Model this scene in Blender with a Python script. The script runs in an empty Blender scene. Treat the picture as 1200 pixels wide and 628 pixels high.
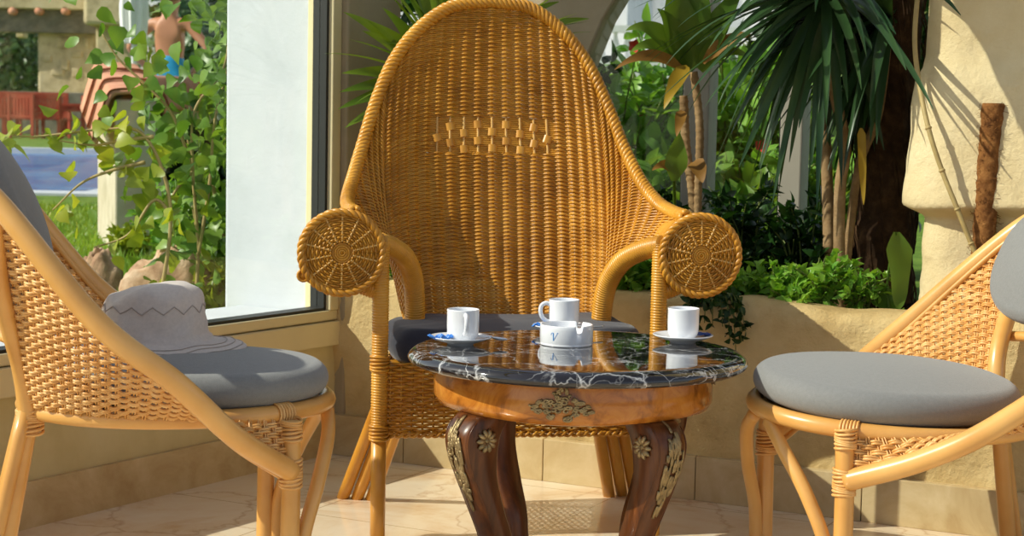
import bpy, bmesh, math, random
import numpy as np
from mathutils import Vector, Matrix, noise as mnoise

random.seed(7)
rng = np.random.default_rng(7)
SC = bpy.context.scene
COL = SC.collection
PI = math.pi

# ------------------------------------------------------------------ camera numbers (image taken as 1200 x 628)
FPX, CAM_H, HOR, ROLL = 2000.0, 0.85, 137.0, 0.021
PITCH = math.atan((314 - HOR) / FPX)

def ray(px, py):
    u, v = px - 600, py - 314
    a = u * math.cos(ROLL) + v * math.sin(ROLL)
    w = u * math.sin(ROLL) - v * math.cos(ROLL)
    return (a, FPX * math.cos(PITCH) + w * math.sin(PITCH), -FPX * math.sin(PITCH) + w * math.cos(PITCH))

def at(px, py, Y):
    """point seen at a pixel, at distance Y"""
    d = ray(px, py); t = Y / d[1]
    return Vector((d[0] * t, Y, CAM_H + d[2] * t))

def ground_at(px, py, z=0.0):
    d = ray(px, py); t = (z - CAM_H) / d[2]
    return Vector((d[0] * t, d[1] * t, z))

# ------------------------------------------------------------------ materials
def srgb(r, g, b):
    def f(c):
        c /= 255.0
        return c / 12.92 if c <= 0.04045 else ((c + 0.055) / 1.055) ** 2.4
    return (f(r), f(g), f(b), 1.0)

class NT:
    """small node-tree helper"""
    def __init__(self, name):
        self.m = bpy.data.materials.new(name); self.m.use_nodes = True
        self.t = self.m.node_tree; self.t.nodes.clear()
        self.out = self.n('ShaderNodeOutputMaterial')
    def n(self, kind, **kw):
        nd = self.t.nodes.new(kind)
        for k, v in kw.items():
            if k in nd.inputs.keys() if hasattr(nd.inputs, 'keys') else False:
                nd.inputs[k].default_value = v
            else:
                setattr(nd, k, v)
        return nd
    def l(self, a, b): self.t.links.new(a, b)
    def coord(self, scale=(1, 1, 1), which='Object', rot=(0, 0, 0)):
        c = self.n('ShaderNodeTexCoord'); mp = self.n('ShaderNodeMapping')
        mp.inputs['Scale'].default_value = scale; mp.inputs['Rotation'].default_value = rot
        self.l(c.outputs[which], mp.inputs['Vector']); return mp.outputs['Vector']
    def noise(self, vec, scale, detail=4, rough=0.55, dist=0.0):
        nd = self.n('ShaderNodeTexNoise')
        nd.inputs['Scale'].default_value = scale; nd.inputs['Detail'].default_value = detail
        nd.inputs['Roughness'].default_value = rough; nd.inputs['Distortion'].default_value = dist
        if vec: self.l(vec, nd.inputs['Vector'])
        return nd
    def ramp(self, fac, stops):
        r = self.n('ShaderNodeValToRGB')
        while len(r.color_ramp.elements) < len(stops): r.color_ramp.elements.new(0.5)
        for e, (p, c) in zip(r.color_ramp.elements, stops): e.position = p; e.color = c
        self.l(fac, r.inputs['Fac']); return r.outputs['Color']
    def mix(self, fac, a, b, blend='MIX'):
        m = self.n('ShaderNodeMix'); m.data_type = 'RGBA'; m.blend_type = blend
        for s, v in ((0, fac), (6, a), (7, b)):
            if isinstance(v, (int, float, tuple)): m.inputs[s].default_value = v
            else: self.l(v, m.inputs[s])
        return m.outputs[2]
    def bump(self, h, strength, dist=0.01):
        b = self.n('ShaderNodeBump'); b.inputs['Strength'].default_value = strength
        b.inputs['Distance'].default_value = dist; self.l(h, b.inputs['Height']); return b.outputs['Normal']
    def bsdf(self, color, rough=0.5, normal=None, spec=0.5, metal=0.0, coat=0.0, coat_rough=0.1, sheen=0.0):
        p = self.n('ShaderNodeBsdfPrincipled')
        for key, v in (('Base Color', color), ('Roughness', rough)):
            if isinstance(v, (int, float, tuple)): p.inputs[key].default_value = v
            else: self.l(v, p.inputs[key])
        p.inputs['Metallic'].default_value = metal
        p.inputs['Specular IOR Level'].default_value = spec
        p.inputs['Coat Weight'].default_value = coat; p.inputs['Coat Roughness'].default_value = coat_rough
        p.inputs['Sheen Weight'].default_value = sheen
        if normal: self.l(normal, p.inputs['Normal'])
        return p.outputs['BSDF']
    def done(self, sh):
        self.l(sh, self.out.inputs['Surface']); return self.m

def mat_simple(name, col, rough=0.5, var=0.12, scale=20, bump=0.0, bscale=60, **kw):
    t = NT(name); v = t.coord()
    nz = t.noise(v, scale)
    dark = tuple(c * (1 - var) for c in col[:3]) + (1,); lite = tuple(min(1, c * (1 + var)) for c in col[:3]) + (1,)
    c = t.ramp(nz.outputs['Fac'], [(0.3, dark), (0.7, lite)])
    nrm = None
    if bump: nrm = t.bump(t.noise(v, bscale, 5).outputs['Fac'], bump, 0.004)
    return t.done(t.bsdf(c, rough, nrm, **kw))

def mat_leaf(name, c1, c2, trans=0.35, rough=0.35, scale=9):
    t = NT(name); v = t.coord()
    nz = t.noise(v, scale, 2)
    gi = t.n('ShaderNodeNewGeometry')
    isl = t.ramp(gi.outputs['Random Per Island'], [(0.0, c1), (1.0, c2)])
    c0 = t.ramp(nz.outputs['Fac'], [(0.35, c1), (0.65, c2)])
    c = t.mix(0.5, c0, isl)
    b = t.bsdf(c, rough, spec=0.35)
    tr = t.n('ShaderNodeBsdfTranslucent')
    t.l(t.mix(1.0, c, (1.0, 0.95, 0.35, 1), 'MULTIPLY'), tr.inputs['Color'])
    mx = t.n('ShaderNodeMixShader'); mx.inputs[0].default_value = trans
    t.l(b, mx.inputs[1]); t.l(tr.outputs[0], mx.inputs[2])
    return t.done(mx.outputs[0])

def mat_glass(name):
    t = NT(name)
    gm = t.n('ShaderNodeNewGeometry'); dt = t.n('ShaderNodeVectorMath'); dt.operation = 'DOT_PRODUCT'
    t.l(gm.outputs['Incoming'], dt.inputs[0]); t.l(gm.outputs['Normal'], dt.inputs[1])
    ab = t.n('ShaderNodeMath'); ab.operation = 'ABSOLUTE'; t.l(dt.outputs['Value'], ab.inputs[0])
    om = t.n('ShaderNodeMath'); om.operation = 'SUBTRACT'; om.inputs[0].default_value = 1.0; t.l(ab.outputs[0], om.inputs[1])
    pw = t.n('ShaderNodeMath'); pw.operation = 'POWER'; pw.inputs[1].default_value = 5.0; t.l(om.outputs[0], pw.inputs[0])
    fr = t.n('ShaderNodeMath'); fr.operation = 'MULTIPLY_ADD'; fr.inputs[1].default_value = 0.96; fr.inputs[2].default_value = 0.03
    t.l(pw.outputs[0], fr.inputs[0])
    tp = t.n('ShaderNodeBsdfTransparent'); tp.inputs['Color'].default_value = (0.95, 0.97, 0.95, 1)
    gl = t.n('ShaderNodeBsdfGlossy'); gl.inputs['Roughness'].default_value = 0.02
    mx = t.n('ShaderNodeMixShader')
    t.l(fr.outputs[0], mx.inputs[0]); t.l(tp.outputs[0], mx.inputs[1]); t.l(gl.outputs[0], mx.inputs[2])
    return t.done(mx.outputs[0])

def mat_marble_black():
    t = NT('black_veined_marble'); v = t.coord()
    warp = t.noise(v, 5.0, 5, 0.6)
    vv = t.mix(0.16, v, warp.outputs['Color'])
    vo = t.n('ShaderNodeTexVoronoi'); vo.feature = 'DISTANCE_TO_EDGE'; vo.inputs['Scale'].default_value = 9.0
    t.l(vv, vo.inputs['Vector'])
    vo2 = t.n('ShaderNodeTexVoronoi'); vo2.feature = 'DISTANCE_TO_EDGE'; vo2.inputs['Scale'].default_value = 21.0
    t.l(vv, vo2.inputs['Vector'])
    a = t.ramp(vo.outputs['Distance'], [(0.0, (0.8, 0.8, 0.8, 1)), (0.012, (0.2, 0.2, 0.2, 1)), (0.03, (0, 0, 0, 1))])
    b = t.ramp(vo2.outputs['Distance'], [(0.0, (0.9, 0.9, 0.9, 1)), (0.03, (0, 0, 0, 1))])
    msk = t.ramp(t.noise(v, 7, 3).outputs['Fac'], [(0.42, (0, 0, 0, 1)), (0.6, (1, 1, 1, 1))])
    cl = t.ramp(t.noise(v, 22, 6, 0.7).outputs['Fac'], [(0.56, (0, 0, 0, 1)), (0.70, (0.75, 0.75, 0.75, 1))])
    ve = t.mix(1.0, t.mix(1.0, b, msk, 'MULTIPLY'), a, 'ADD')
    ve = t.mix(1.0, ve, t.mix(1.0, cl, msk, 'MULTIPLY'), 'ADD')
    sep = t.n('ShaderNodeSeparateColor'); t.l(ve, sep.inputs[0])
    c = t.mix(sep.outputs[0], srgb(26, 22, 24), srgb(205, 205, 205))
    return t.done(t.bsdf(c, 0.06, spec=0.6, coat=0.5, coat_rough=0.03))

def mat_floor():
    t = NT('beige_marble_floor'); v = t.coord()
    warp = t.noise(v, 2.2, 6, 0.62)
    vv = t.mix(0.25, v, warp.outputs['Color'])
    vo = t.n('ShaderNodeTexVoronoi'); vo.feature = 'DISTANCE_TO_EDGE'; vo.inputs['Scale'].default_value = 4.5
    t.l(vv, vo.inputs['Vector'])
    vein = t.ramp(vo.outputs['Distance'], [(0.0, (1, 1, 1, 1)), (0.010, (0.5, 0.5, 0.5, 1)), (0.03, (0, 0, 0, 1))])
    sep = t.n('ShaderNodeSeparateColor'); t.l(vein, sep.inputs[0])
    base = t.ramp(t.noise(v, 3.2, 6, 0.65, 0.8).outputs['Fac'],
                  [(0.3, srgb(216, 182, 140)), (0.5, srgb(234, 216, 186)), (0.7, srgb(240, 230, 208))])
    c = t.mix(t.ramp(t.mix(0.0, sep.outputs[0], (0, 0, 0, 1)), [(0, (0, 0, 0, 1)), (1, (0.42, 0.42, 0.42, 1))]), base, srgb(168, 118, 74))
    br = t.n('ShaderNodeTexBrick'); br.offset = 0.0
    br.inputs['Scale'].default_value = 1.0; br.inputs['Mortar Size'].default_value = 0.0018
    br.inputs['Brick Width'].default_value = 0.5; br.inputs['Row Height'].default_value = 0.5
    br.inputs['Color1'].default_value = br.inputs['Color2'].default_value = (1, 1, 1, 1)
    br.inputs['Mortar'].default_value = (0.62, 0.56, 0.47, 1)
    t.l(t.coord(rot=(0, 0, math.radians(26.85))), br.inputs['Vector'])
    c = t.mix(1.0, c, br.outputs['Color'], 'MULTIPLY')
    return t.done(t.bsdf(c, 0.14, spec=0.45))

def mat_skirt():
    t = NT('beige_marble_skirting'); v = t.coord()
    c = t.ramp(t.noise(v, 7, 6, 0.65, 0.6).outputs['Fac'], [(0.3, srgb(180, 154, 108)), (0.5, srgb(198, 176, 132)), (0.7, srgb(212, 193, 152))])
    return t.done(t.bsdf(c, 0.25, spec=0.4))

def mat_stone(name, c1, c2, c3, bs=0.5, scale=6):
    t = NT(name); v = t.coord()
    n1 = t.noise(v, scale, 8, 0.62)
    c = t.ramp(n1.outputs['Fac'], [(0.28, c1), (0.5, c2), (0.72, c3)])
    h = t.mix(0.5, t.noise(v, 35, 8, 0.7).outputs['Fac'], t.noise(v, 9, 4).outputs['Fac'])
    return t.done(t.bsdf(c, 0.9, t.bump(h, bs, 0.015), spec=0.15))

def mat_fabric(name, col, scale=900, rough=0.95, bump=0.35):
    t = NT(name); v = t.coord()
    h = t.noise(t.coord((1, 0.25, 1)), scale, 2).outputs['Fac']
    nz = t.noise(v, 160, 3)
    lo = tuple(c * 0.86 for c in col[:3]) + (1,); hi = tuple(min(1, c * 1.14) for c in col[:3]) + (1,)
    c = t.ramp(t.mix(0.5, h, nz.outputs['Fac']), [(0.25, lo), (0.75, hi)])
    return t.done(t.bsdf(c, rough, t.bump(h, bump, 0.002), spec=0.2, sheen=0.25))

def mat_cane(name, c1, c2, c3, rough=0.38, scale=14, coat=0.2):
    t = NT(name); v = t.coord()
    gi = t.n('ShaderNodeNewGeometry')
    a = t.ramp(t.noise(v, scale, 4).outputs['Fac'], [(0.3, c1), (0.5, c2), (0.72, c3)])
    b = t.ramp(gi.outputs['Random Per Island'], [(0.0, c1), (0.6, c2), (1.0, c3)])
    c = t.mix(0.4, a, b)
    return t.done(t.bsdf(c, rough, spec=0.4, coat=coat, coat_rough=0.25))

def mat_burl():
    t = NT('burl_wood'); v = t.coord()
    n1 = t.noise(v, 16, 8, 0.65, 1.2)
    c = t.ramp(n1.outputs['Fac'], [(0.3, srgb(104, 54, 14)), (0.5, srgb(184, 112, 36)), (0.72, srgb(208, 140, 56))])
    return t.done(t.bsdf(c, 0.22, spec=0.45, coat=0.4, coat_rough=0.1))

def mat_mahogany():
    t = NT('dark_mahogany'); v = t.coord((1, 1, 0.18))
    n1 = t.noise(v, 40, 5, 0.6, 0.5)
    c = t.ramp(n1.outputs['Fac'], [(0.3, srgb(58, 29, 11)), (0.55, srgb(98, 54, 22)), (0.75, srgb(124, 72, 32))])
    return t.done(t.bsdf(c, 0.34, spec=0.35, coat=0.15, coat_rough=0.2))

def mat_water():
    t = NT('pool_water'); v = t.coord((1, 1, 1))
    n1 = t.noise(v, 1.4, 4)
    c = t.ramp(n1.outputs['Fac'], [(0.35, srgb(24, 84, 160)), (0.65, srgb(70, 136, 196))])
    return t.done(t.bsdf(c, 0.18, t.bump(t.noise(v, 3, 3).outputs['Fac'], 0.3, 0.05), spec=0.12))

M = {}
M['wicker'] = mat_cane('honey_wicker', srgb(164, 106, 26), srgb(204, 141, 40), srgb(222, 164, 62), 0.36)
M['wicker_pale'] = mat_cane('pale_wicker_spoke', srgb(214, 162, 84), srgb(226, 178, 100), srgb(232, 190, 116), 0.4)
M['pole'] = mat_cane('varnished_cane_pole', srgb(184, 120, 38), srgb(208, 146, 54), srgb(218, 162, 72), 0.3, 9)
M['rattan'] = mat_cane('blond_rattan', srgb(202, 140, 66), srgb(222, 166, 90), srgb(232, 182, 110), 0.3, 8, 0.3)
M['cane'] = mat_cane('blond_cane_weave', srgb(204, 140, 66), srgb(228, 174, 102), srgb(242, 200, 138), 0.4, 30, 0.15)
M['grey_fabric'] = mat_fabric('grey_ribbed_fabric', srgb(128, 128, 126))
M['navy_fabric'] = mat_fabric('navy_fabric', srgb(46, 47, 57), 700)
M['hat'] = mat_fabric('taupe_cotton', srgb(206, 194, 184), 1300, bump=0.2)
M['hat_band'] = mat_fabric('taupe_stitching', srgb(180, 166, 156), 1300)
M['marble'] = mat_marble_black()
M['burl'] = mat_burl()
M['mahogany'] = mat_mahogany()
M['bronze'] = mat_simple('antique_bronze', srgb(158, 138, 100), 0.45, 0.3, 70, 0.5, 120, metal=0.7)
M['porcelain'] = mat_simple('white_porcelain', srgb(232, 234, 238), 0.1, 0.01, 5, spec=0.55, coat=0.3, coat_rough=0.05)
M['blue_print'] = mat_simple('blue_print', srgb(50, 136, 206), 0.3, 0.03)
M['blue_paper'] = mat_simple('bright_blue_wrapper', srgb(66, 134, 216), 0.45, 0.15, 90)
M['navy_paper'] = mat_simple('dark_blue_sachet', srgb(26, 62, 128), 0.45, 0.1, 90)
M['steel'] = mat_simple('steel', srgb(222, 224, 226), 0.4, 0.03, metal=1.0)
M['coffee'] = mat_simple('coffee', srgb(60, 34, 18), 0.2, 0.1)
M['floor'] = mat_floor()
M['skirt'] = mat_skirt()
M['plaster_yellow'] = mat_stone('ochre_plaster', srgb(196, 180, 130), srgb(210, 196, 148), srgb(220, 208, 164), 0.12, 4)
M['plaster_white'] = mat_stone('white_render', srgb(186, 192, 198), srgb(194, 200, 206), srgb(202, 206, 212), 0.25, 5)
M['wall_render'] = mat_stone('aged_wall_render', srgb(176, 166, 140), srgb(200, 190, 166), srgb(216, 208, 188), 0.4, 6)
M['sandstone'] = mat_stone('rough_sandstone', srgb(176, 146, 92), srgb(208, 182, 128), srgb(224, 202, 150), 1.0, 5)
M['pillar'] = mat_stone('cream_limewashed_stone', srgb(198, 176, 128), srgb(214, 195, 150), srgb(225, 209, 168), 0.8, 4)
M['grey_pillar'] = mat_stone('taupe_plaster', srgb(150, 138, 112), srgb(166, 152, 124), srgb(178, 164, 136), 0.15, 4)
M['frame'] = mat_simple('cream_window_frame', srgb(222, 208, 164), 0.4, 0.03, 8)
M['post'] = mat_simple('grey_painted_post', srgb(158, 152, 138), 0.5, 0.04, 8)
M['gasket'] = mat_simple('black_gasket', srgb(28, 30, 28), 0.5, 0.05)
M['glass'] = mat_glass('clear_glass')
M['soil'] = mat_stone('dark_soil', srgb(28, 20, 12), srgb(44, 32, 20), srgb(60, 44, 28), 0.9, 14)
M['lawn'] = mat_stone('lawn_ground', srgb(70, 96, 30), srgb(96, 126, 44), srgb(122, 148, 60), 0.8, 8)
M['rock'] = mat_stone('pinkish_rock', srgb(136, 100, 78), srgb(186, 152, 122), srgb(214, 190, 164), 1.0, 14)
M['terracotta'] = mat_stone('terracotta', srgb(196, 134, 104), srgb(214, 154, 124), srgb(226, 172, 142), 0.2, 6)
M['terracotta_joint'] = mat_simple('terracotta_joint', srgb(140, 78, 48), 0.9)
M['water'] = mat_water()
M['redwood'] = mat_simple('red_stained_wood', srgb(166, 66, 40), 0.55, 0.2, 6)
M['old_stone'] = mat_stone('weathered_stone', srgb(168, 150, 116), srgb(212, 194, 154), srgb(228, 212, 176), 0.8, 3)
M['dark_beam'] = mat_stone('grey_timber', srgb(104, 98, 86), srgb(136, 128, 114), srgb(160, 150, 134), 0.5, 3)
M['white_cloth'] = mat_simple('white_canvas', srgb(236, 236, 232), 0.8, 0.04)
M['skin'] = mat_simple('skin', srgb(188, 128, 92), 0.5, 0.06, 6)
M['swim'] = mat_simple('turquoise_swimwear', srgb(30, 150, 196), 0.6, 0.06)
M['hair'] = mat_simple('brown_hair', srgb(70, 48, 32), 0.6, 0.2, 40)
M['bark'] = mat_stone('dark_fibrous_bark', srgb(38, 26, 16), srgb(62, 44, 28), srgb(92, 68, 44), 1.0, 22)
M['stem_brown'] = mat_stone('pale_ringed_bark', srgb(118, 94, 64), srgb(150, 122, 86), srgb(176, 150, 112), 0.6, 18)
M['vine_stem'] = mat_simple('pale_liana', srgb(168, 146, 92), 0.6, 0.15, 30)
M['coco'] = mat_stone('coconut_fibre', srgb(84, 52, 26), srgb(128, 84, 44), srgb(160, 112, 62), 1.0, 40)
M['green_stem'] = mat_simple('green_stem', srgb(104, 116, 54), 0.6, 0.15, 30)
M['leaf_vine'] = mat_leaf('vine_leaf', srgb(120, 150, 40), srgb(196, 200, 76), 0.5)
M['leaf_vine_deep'] = mat_leaf('deep_green_leaf', srgb(70, 118, 42), srgb(146, 178, 74), 0.42)
M['leaf_bright'] = mat_leaf('bright_leaf', srgb(94, 156, 48), srgb(168, 206, 84), 0.42)
M['leaf_shrub'] = mat_leaf('garden_shrub_leaf', srgb(86, 146, 50), srgb(158, 202, 90), 0.45)
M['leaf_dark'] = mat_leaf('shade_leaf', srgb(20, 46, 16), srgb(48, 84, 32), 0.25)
M['leaf_yucca'] = mat_leaf('yucca_leaf', srgb(24, 52, 26), srgb(70, 100, 58), 0.2, 0.3, 4)
M['leaf_palm'] = mat_leaf('palm_leaf', srgb(56, 96, 22), srgb(140, 164, 56), 0.4, 0.3, 5)
M['leaf_corn'] = mat_leaf('corn_plant_leaf', srgb(66, 108, 32), srgb(122, 148, 56), 0.4, 0.32, 6)
M['leaf_dry'] = mat_leaf('dry_leaf', srgb(120, 84, 36), srgb(166, 122, 52), 0.3, 0.6, 8)
M['leaf_yellow'] = mat_leaf('yellowed_leaf', srgb(176, 142, 40), srgb(198, 164, 60), 0.4, 0.4, 8)
M['leaf_tree'] = mat_leaf('tree_leaf', srgb(56, 88, 52), srgb(112, 140, 88), 0.25)
M['grass'] = mat_leaf('grass_blade', srgb(92, 140, 40), srgb(160, 190, 80), 0.4)
M['red_flower'] = mat_simple('red_flower', srgb(206, 62, 48), 0.6, 0.15, 30)
M['pink_flower'] = mat_simple('pink_flower', srgb(222, 120, 110), 0.6, 0.15, 30)
M['house_white'] = mat_simple('white_house_paint', srgb(230, 230, 228), 0.7, 0.03, 3)
M['shutter'] = mat_simple('grey_blue_shutter', srgb(150, 160, 168), 0.6, 0.05, 3)
M['yellow'] = mat_simple('yellow_paint', srgb(210, 170, 50), 0.6, 0.1, 3)

# ------------------------------------------------------------------ mesh builder
def norm(a):
    n = np.linalg.norm(a, axis=-1, keepdims=True); n[n == 0] = 1
    return a / n

class MB:
    def __init__(self): self.V = []; self.Q = []; self.T = []; self.G = []; self.n = 0
    def add(self, V, quads=None, tris=None, ngons=None):
        V = np.asarray(V, float).reshape(-1, 3)
        if quads is not None and len(quads): self.Q.append(np.asarray(quads, np.int64) + self.n)
        if tris is not None and len(tris): self.T.append(np.asarray(tris, np.int64) + self.n)
        for g in (ngons or []): self.G.append([i + self.n for i in g])
        self.V.append(V); self.n += len(V); return self
    def grid(self, P, closed_u=False, closed_v=False):
        P = np.asarray(P, float); a, b = P.shape[:2]
        idx = np.arange(a * b).reshape(a, b)
        if closed_u: idx = np.vstack([idx, idx[:1]])
        if closed_v: idx = np.hstack([idx, idx[:, :1]])
        q = np.stack([idx[:-1, :-1], idx[1:, :-1], idx[1:, 1:], idx[:-1, 1:]], -1).reshape(-1, 4)
        return self.add(P.reshape(-1, 3), q)
    def tubes(self, paths, normals, r, sides=5):
        """many equal-length open tubes at once; paths, normals (m,n,3); r scalar or (m,n)"""
        P = np.asarray(paths, float); N = np.asarray(normals, float)
        m, n = P.shape[:2]
        T = norm(np.gradient(P, axis=1)); B = norm(np.cross(T, N)); N = np.cross(B, T)
        a = np.arange(sides) * 2 * PI / sides
        r = np.broadcast_to(np.asarray(r, float), (m, n))[..., None, None]
        ring = P[:, :, None] + r * (np.cos(a)[None, None, :, None] * N[:, :, None] + np.sin(a)[None, None, :, None] * B[:, :, None])
        idx = np.arange(m * n * sides).reshape(m, n, sides)
        nx = np.roll(idx, -1, axis=2)
        q = np.stack([idx[:, :-1], nx[:, :-1], nx[:, 1:], idx[:, 1:]], -1).reshape(-1, 4)
        base = self.n
        self.add(ring.reshape(-1, 3), q)
        if sides > 4 or True:
            for k in range(m):
                self.G.append(list((idx[k, 0][::-1] + base).tolist())); self.G.append(list((idx[k, -1] + base).tolist()))
        return self
    def tube(self, path, r, sides=10, closed=False, ref=None):
        P = np.asarray([tuple(p) for p in path], float); n = len(P)
        if closed: T = norm(np.roll(P, -1, 0) - np.roll(P, 1, 0))
        else: T = norm(np.gradient(P, axis=0))
        t0 = T[0]; up = np.array(ref if ref is not None else ((0, 0, 1) if abs(t0[2]) < 0.8 else (1, 0, 0)), float)
        N = np.zeros_like(P); v = up - t0 * np.dot(up, t0); N[0] = v / np.linalg.norm(v)
        for i in range(1, n):
            v = N[i - 1] - T[i] * np.dot(N[i - 1], T[i]); N[i] = v / max(1e-9, np.linalg.norm(v))
        B = np.cross(T, N); a = np.arange(sides) * 2 * PI / sides
        r = np.broadcast_to(np.asarray(r, float), (n,))[:, None, None]
        ring = P[:, None] + r * (np.cos(a)[None, :, None] * N[:, None] + np.sin(a)[None, :, None] * B[:, None])
        base = self.n
        self.grid(ring, closed_u=closed, closed_v=True)
        if not closed:
            self.G.append(list(range(base + sides - 1, base - 1, -1))); self.G.append([base + (n - 1) * sides + i for i in range(sides)])
        return self
    def lathe(self, prof, seg=48, center=(0, 0, 0), cap0=False, cap1=False):
        a = np.arange(seg) * 2 * PI / seg
        pr = np.asarray(prof, float)
        P = np.stack([pr[:, None, 0] * np.cos(a) + center[0], pr[:, None, 0] * np.sin(a) + center[1],
                      np.broadcast_to(pr[:, None, 1] + center[2], (len(pr), seg))], -1)
        base = self.n
        self.grid(P, closed_v=True)
        if cap0: self.G.append([base + i for i in range(seg)][::-1])
        if cap1: self.G.append([base + (len(pr) - 1) * seg + i for i in range(seg)])
        return self
    def box(self, lo, hi, M4=None):
        x0, y0, z0 = lo; x1, y1, z1 = hi
        V = [(x0, y0, z0), (x1, y0, z0), (x1, y1, z0), (x0, y1, z0), (x0, y0, z1), (x1, y0, z1), (x1, y1, z1), (x0, y1, z1)]
        if M4 is not None: V = [tuple(M4 @ Vector(v)) for v in V]
        return self.add(V, [(0, 3, 2, 1), (4, 5, 6, 7), (0, 1, 5, 4), (1, 2, 6, 5), (2, 3, 7, 6), (3, 0, 4, 7)])
    def prism(self, poly, z0, z1):
        n = len(poly); V = [(x, y, z0) for x, y in poly] + [(x, y, z1) for x, y in poly]
        return self.add(V, [(i, (i + 1) % n, n + (i + 1) % n, n + i) for i in range(n)], None, [list(range(n))[::-1], list(range(n, 2 * n))])
    def build(self, name, mat, parent=None, smooth=True, bevel=0, loc=None):
        V = np.vstack(self.V)
        me = bpy.data.meshes.new(name)
        Q = np.vstack(self.Q) if self.Q else np.zeros((0, 4), np.int64)
        T = np.vstack(self.T) if self.T else np.zeros((0, 3), np.int64)
        li = [Q.ravel(), T.ravel()] + [np.array(g, np.int64) for g in self.G]
        tot = np.concatenate([np.full(len(Q), 4), np.full(len(T), 3), np.array([len(g) for g in self.G], np.int64)]).astype(np.int32)
        loops = np.concatenate(li).astype(np.int32)
        me.vertices.add(len(V)); me.vertices.foreach_set('co', V.astype(np.float32).ravel())
        me.loops.add(len(loops)); me.loops.foreach_set('vertex_index', loops)
        me.polygons.add(len(tot))
        st = np.zeros(len(tot), np.int32); st[1:] = np.cumsum(tot)[:-1]
        me.polygons.foreach_set('loop_start', st)
        me.polygons.foreach_set('use_smooth', np.full(len(tot), bool(smooth)))
        me.update(calc_edges=True); me.validate()
        if name not in ('foliage', 'grass', 'leaf', 'dry_leaf', 'yellow_leaf', 'flower', 'fibre') and len(tot) < 90000:
            b_ = bmesh.new(); b_.from_mesh(me); bmesh.ops.recalc_face_normals(b_, faces=b_.faces); b_.to_mesh(me); b_.free()
        me.materials.append(M[mat])
        o = bpy.data.objects.new(name, me); COL.objects.link(o)
        if parent: o.parent = parent
        if loc is not None: o.location = loc
        if bevel:
            b = o.modifiers.new('bevel', 'BEVEL'); b.width = bevel; b.segments = 2; b.limit_method = 'ANGLE'
        return o

def thing(name, label, cat, loc=(0, 0, 0), rz=0.0, group=None):
    o = bpy.data.objects.new(name, None); COL.objects.link(o)
    o.location = loc; o.rotation_euler = (0, 0, rz); o.empty_display_size = 0.1
    o['label'] = label; o['category'] = cat
    if group: o['group'] = group
    return o
def tag(o, label, cat, group=None, kind=None):
    o['label'] = label; o['category'] = cat
    if group: o['group'] = group
    if kind: o['kind'] = kind
    return o
def struct(o): o['kind'] = 'structure'; return o
def solo(mb, name, mat, label, cat, group=None, kind=None, smooth=True, loc=None, bevel=0):
    return tag(mb.build(name, mat, None, smooth, bevel, loc), label, cat, group, kind)

def catmull(pts, n=12, closed=False):
    P = np.asarray([tuple(p) for p in pts], float); out = []
    m = len(P)
    for i in range(m if closed else m - 1):
        p0 = P[(i - 1) % m] if closed or i > 0 else 2 * P[0] - P[1]
        p1 = P[i]; p2 = P[(i + 1) % m]
        p3 = P[(i + 2) % m] if closed or i + 2 < m else 2 * P[-1] - P[-2]
        for k in range(n):
            t = k / n
            out.append(0.5 * ((2 * p1) + (-p0 + p2) * t + (2 * p0 - 5 * p1 + 4 * p2 - p3) * t * t + (-p0 + 3 * p1 - 3 * p2 + p3) * t ** 3))
    if not closed: out.append(P[-1])
    return np.array(out)
def resample(P, n):
    P = np.asarray(P, float); d = np.concatenate([[0], np.cumsum(np.linalg.norm(np.diff(P, axis=0), axis=1))])
    s = np.linspace(0, d[-1], n)
    return np.stack([np.interp(s, d, P[:, k]) for k in range(3)], -1)
def fbm(p, sc, oct_=4): return mnoise.fractal(Vector(p) * sc, 1.0, 2.0, oct_)

# ------------------------------------------------------------------ world, sun, camera
SUN_AZ = (0.970, 0.242); SUN_EL = math.radians(37.3)
w = bpy.data.worlds.new('world'); SC.world = w; w.use_nodes = True
nt = w.node_tree; nt.nodes.clear()
sky = nt.nodes.new('ShaderNodeTexSky'); sky.sky_type = 'NISHITA'; sky.sun_disc = False
sky.sun_elevation = SUN_EL; sky.sun_rotation = math.radians(-86); sky.air_density = 1.0; sky.dust_density = 1.5; sky.ozone_density = 1.0
bg = nt.nodes.new('ShaderNodeBackground'); bg.inputs['Strength'].default_value = 0.145
wo = nt.nodes.new('ShaderNodeOutputWorld')
hs_ = nt.nodes.new('ShaderNodeHueSaturation'); hs_.inputs['Saturation'].default_value = 0.6
nt.links.new(sky.outputs[0], hs_.inputs['Color']); nt.links.new(hs_.outputs[0], bg.inputs[0]); nt.links.new(bg.outputs[0], wo.inputs[0])
sl = bpy.data.lights.new('sun', 'SUN'); sl.energy = 4.8; sl.angle = math.radians(0.53); sl.color = (1.0, 0.94, 0.83)
so = bpy.data.objects.new('sun', sl); COL.objects.link(so)
sd = Vector((SUN_AZ[0] * math.cos(SUN_EL), SUN_AZ[1] * math.cos(SUN_EL), -math.sin(SUN_EL)))
so.rotation_euler = sd.to_track_quat('-Z', 'Y').to_euler(); so.location = (-6, 6, 8)
cd = bpy.data.cameras.new('camera'); co = bpy.data.objects.new('camera', cd); COL.objects.link(co)
cd.sensor_width = 36; cd.lens = 36 * FPX / 1200; cd.clip_end = 500; cd.clip_start = 0.05
fw = Vector((0, math.cos(PITCH), -math.sin(PITCH))); up0 = Vector((0, math.sin(PITCH), math.cos(PITCH))); rt0 = Vector((1, 0, 0))
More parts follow.
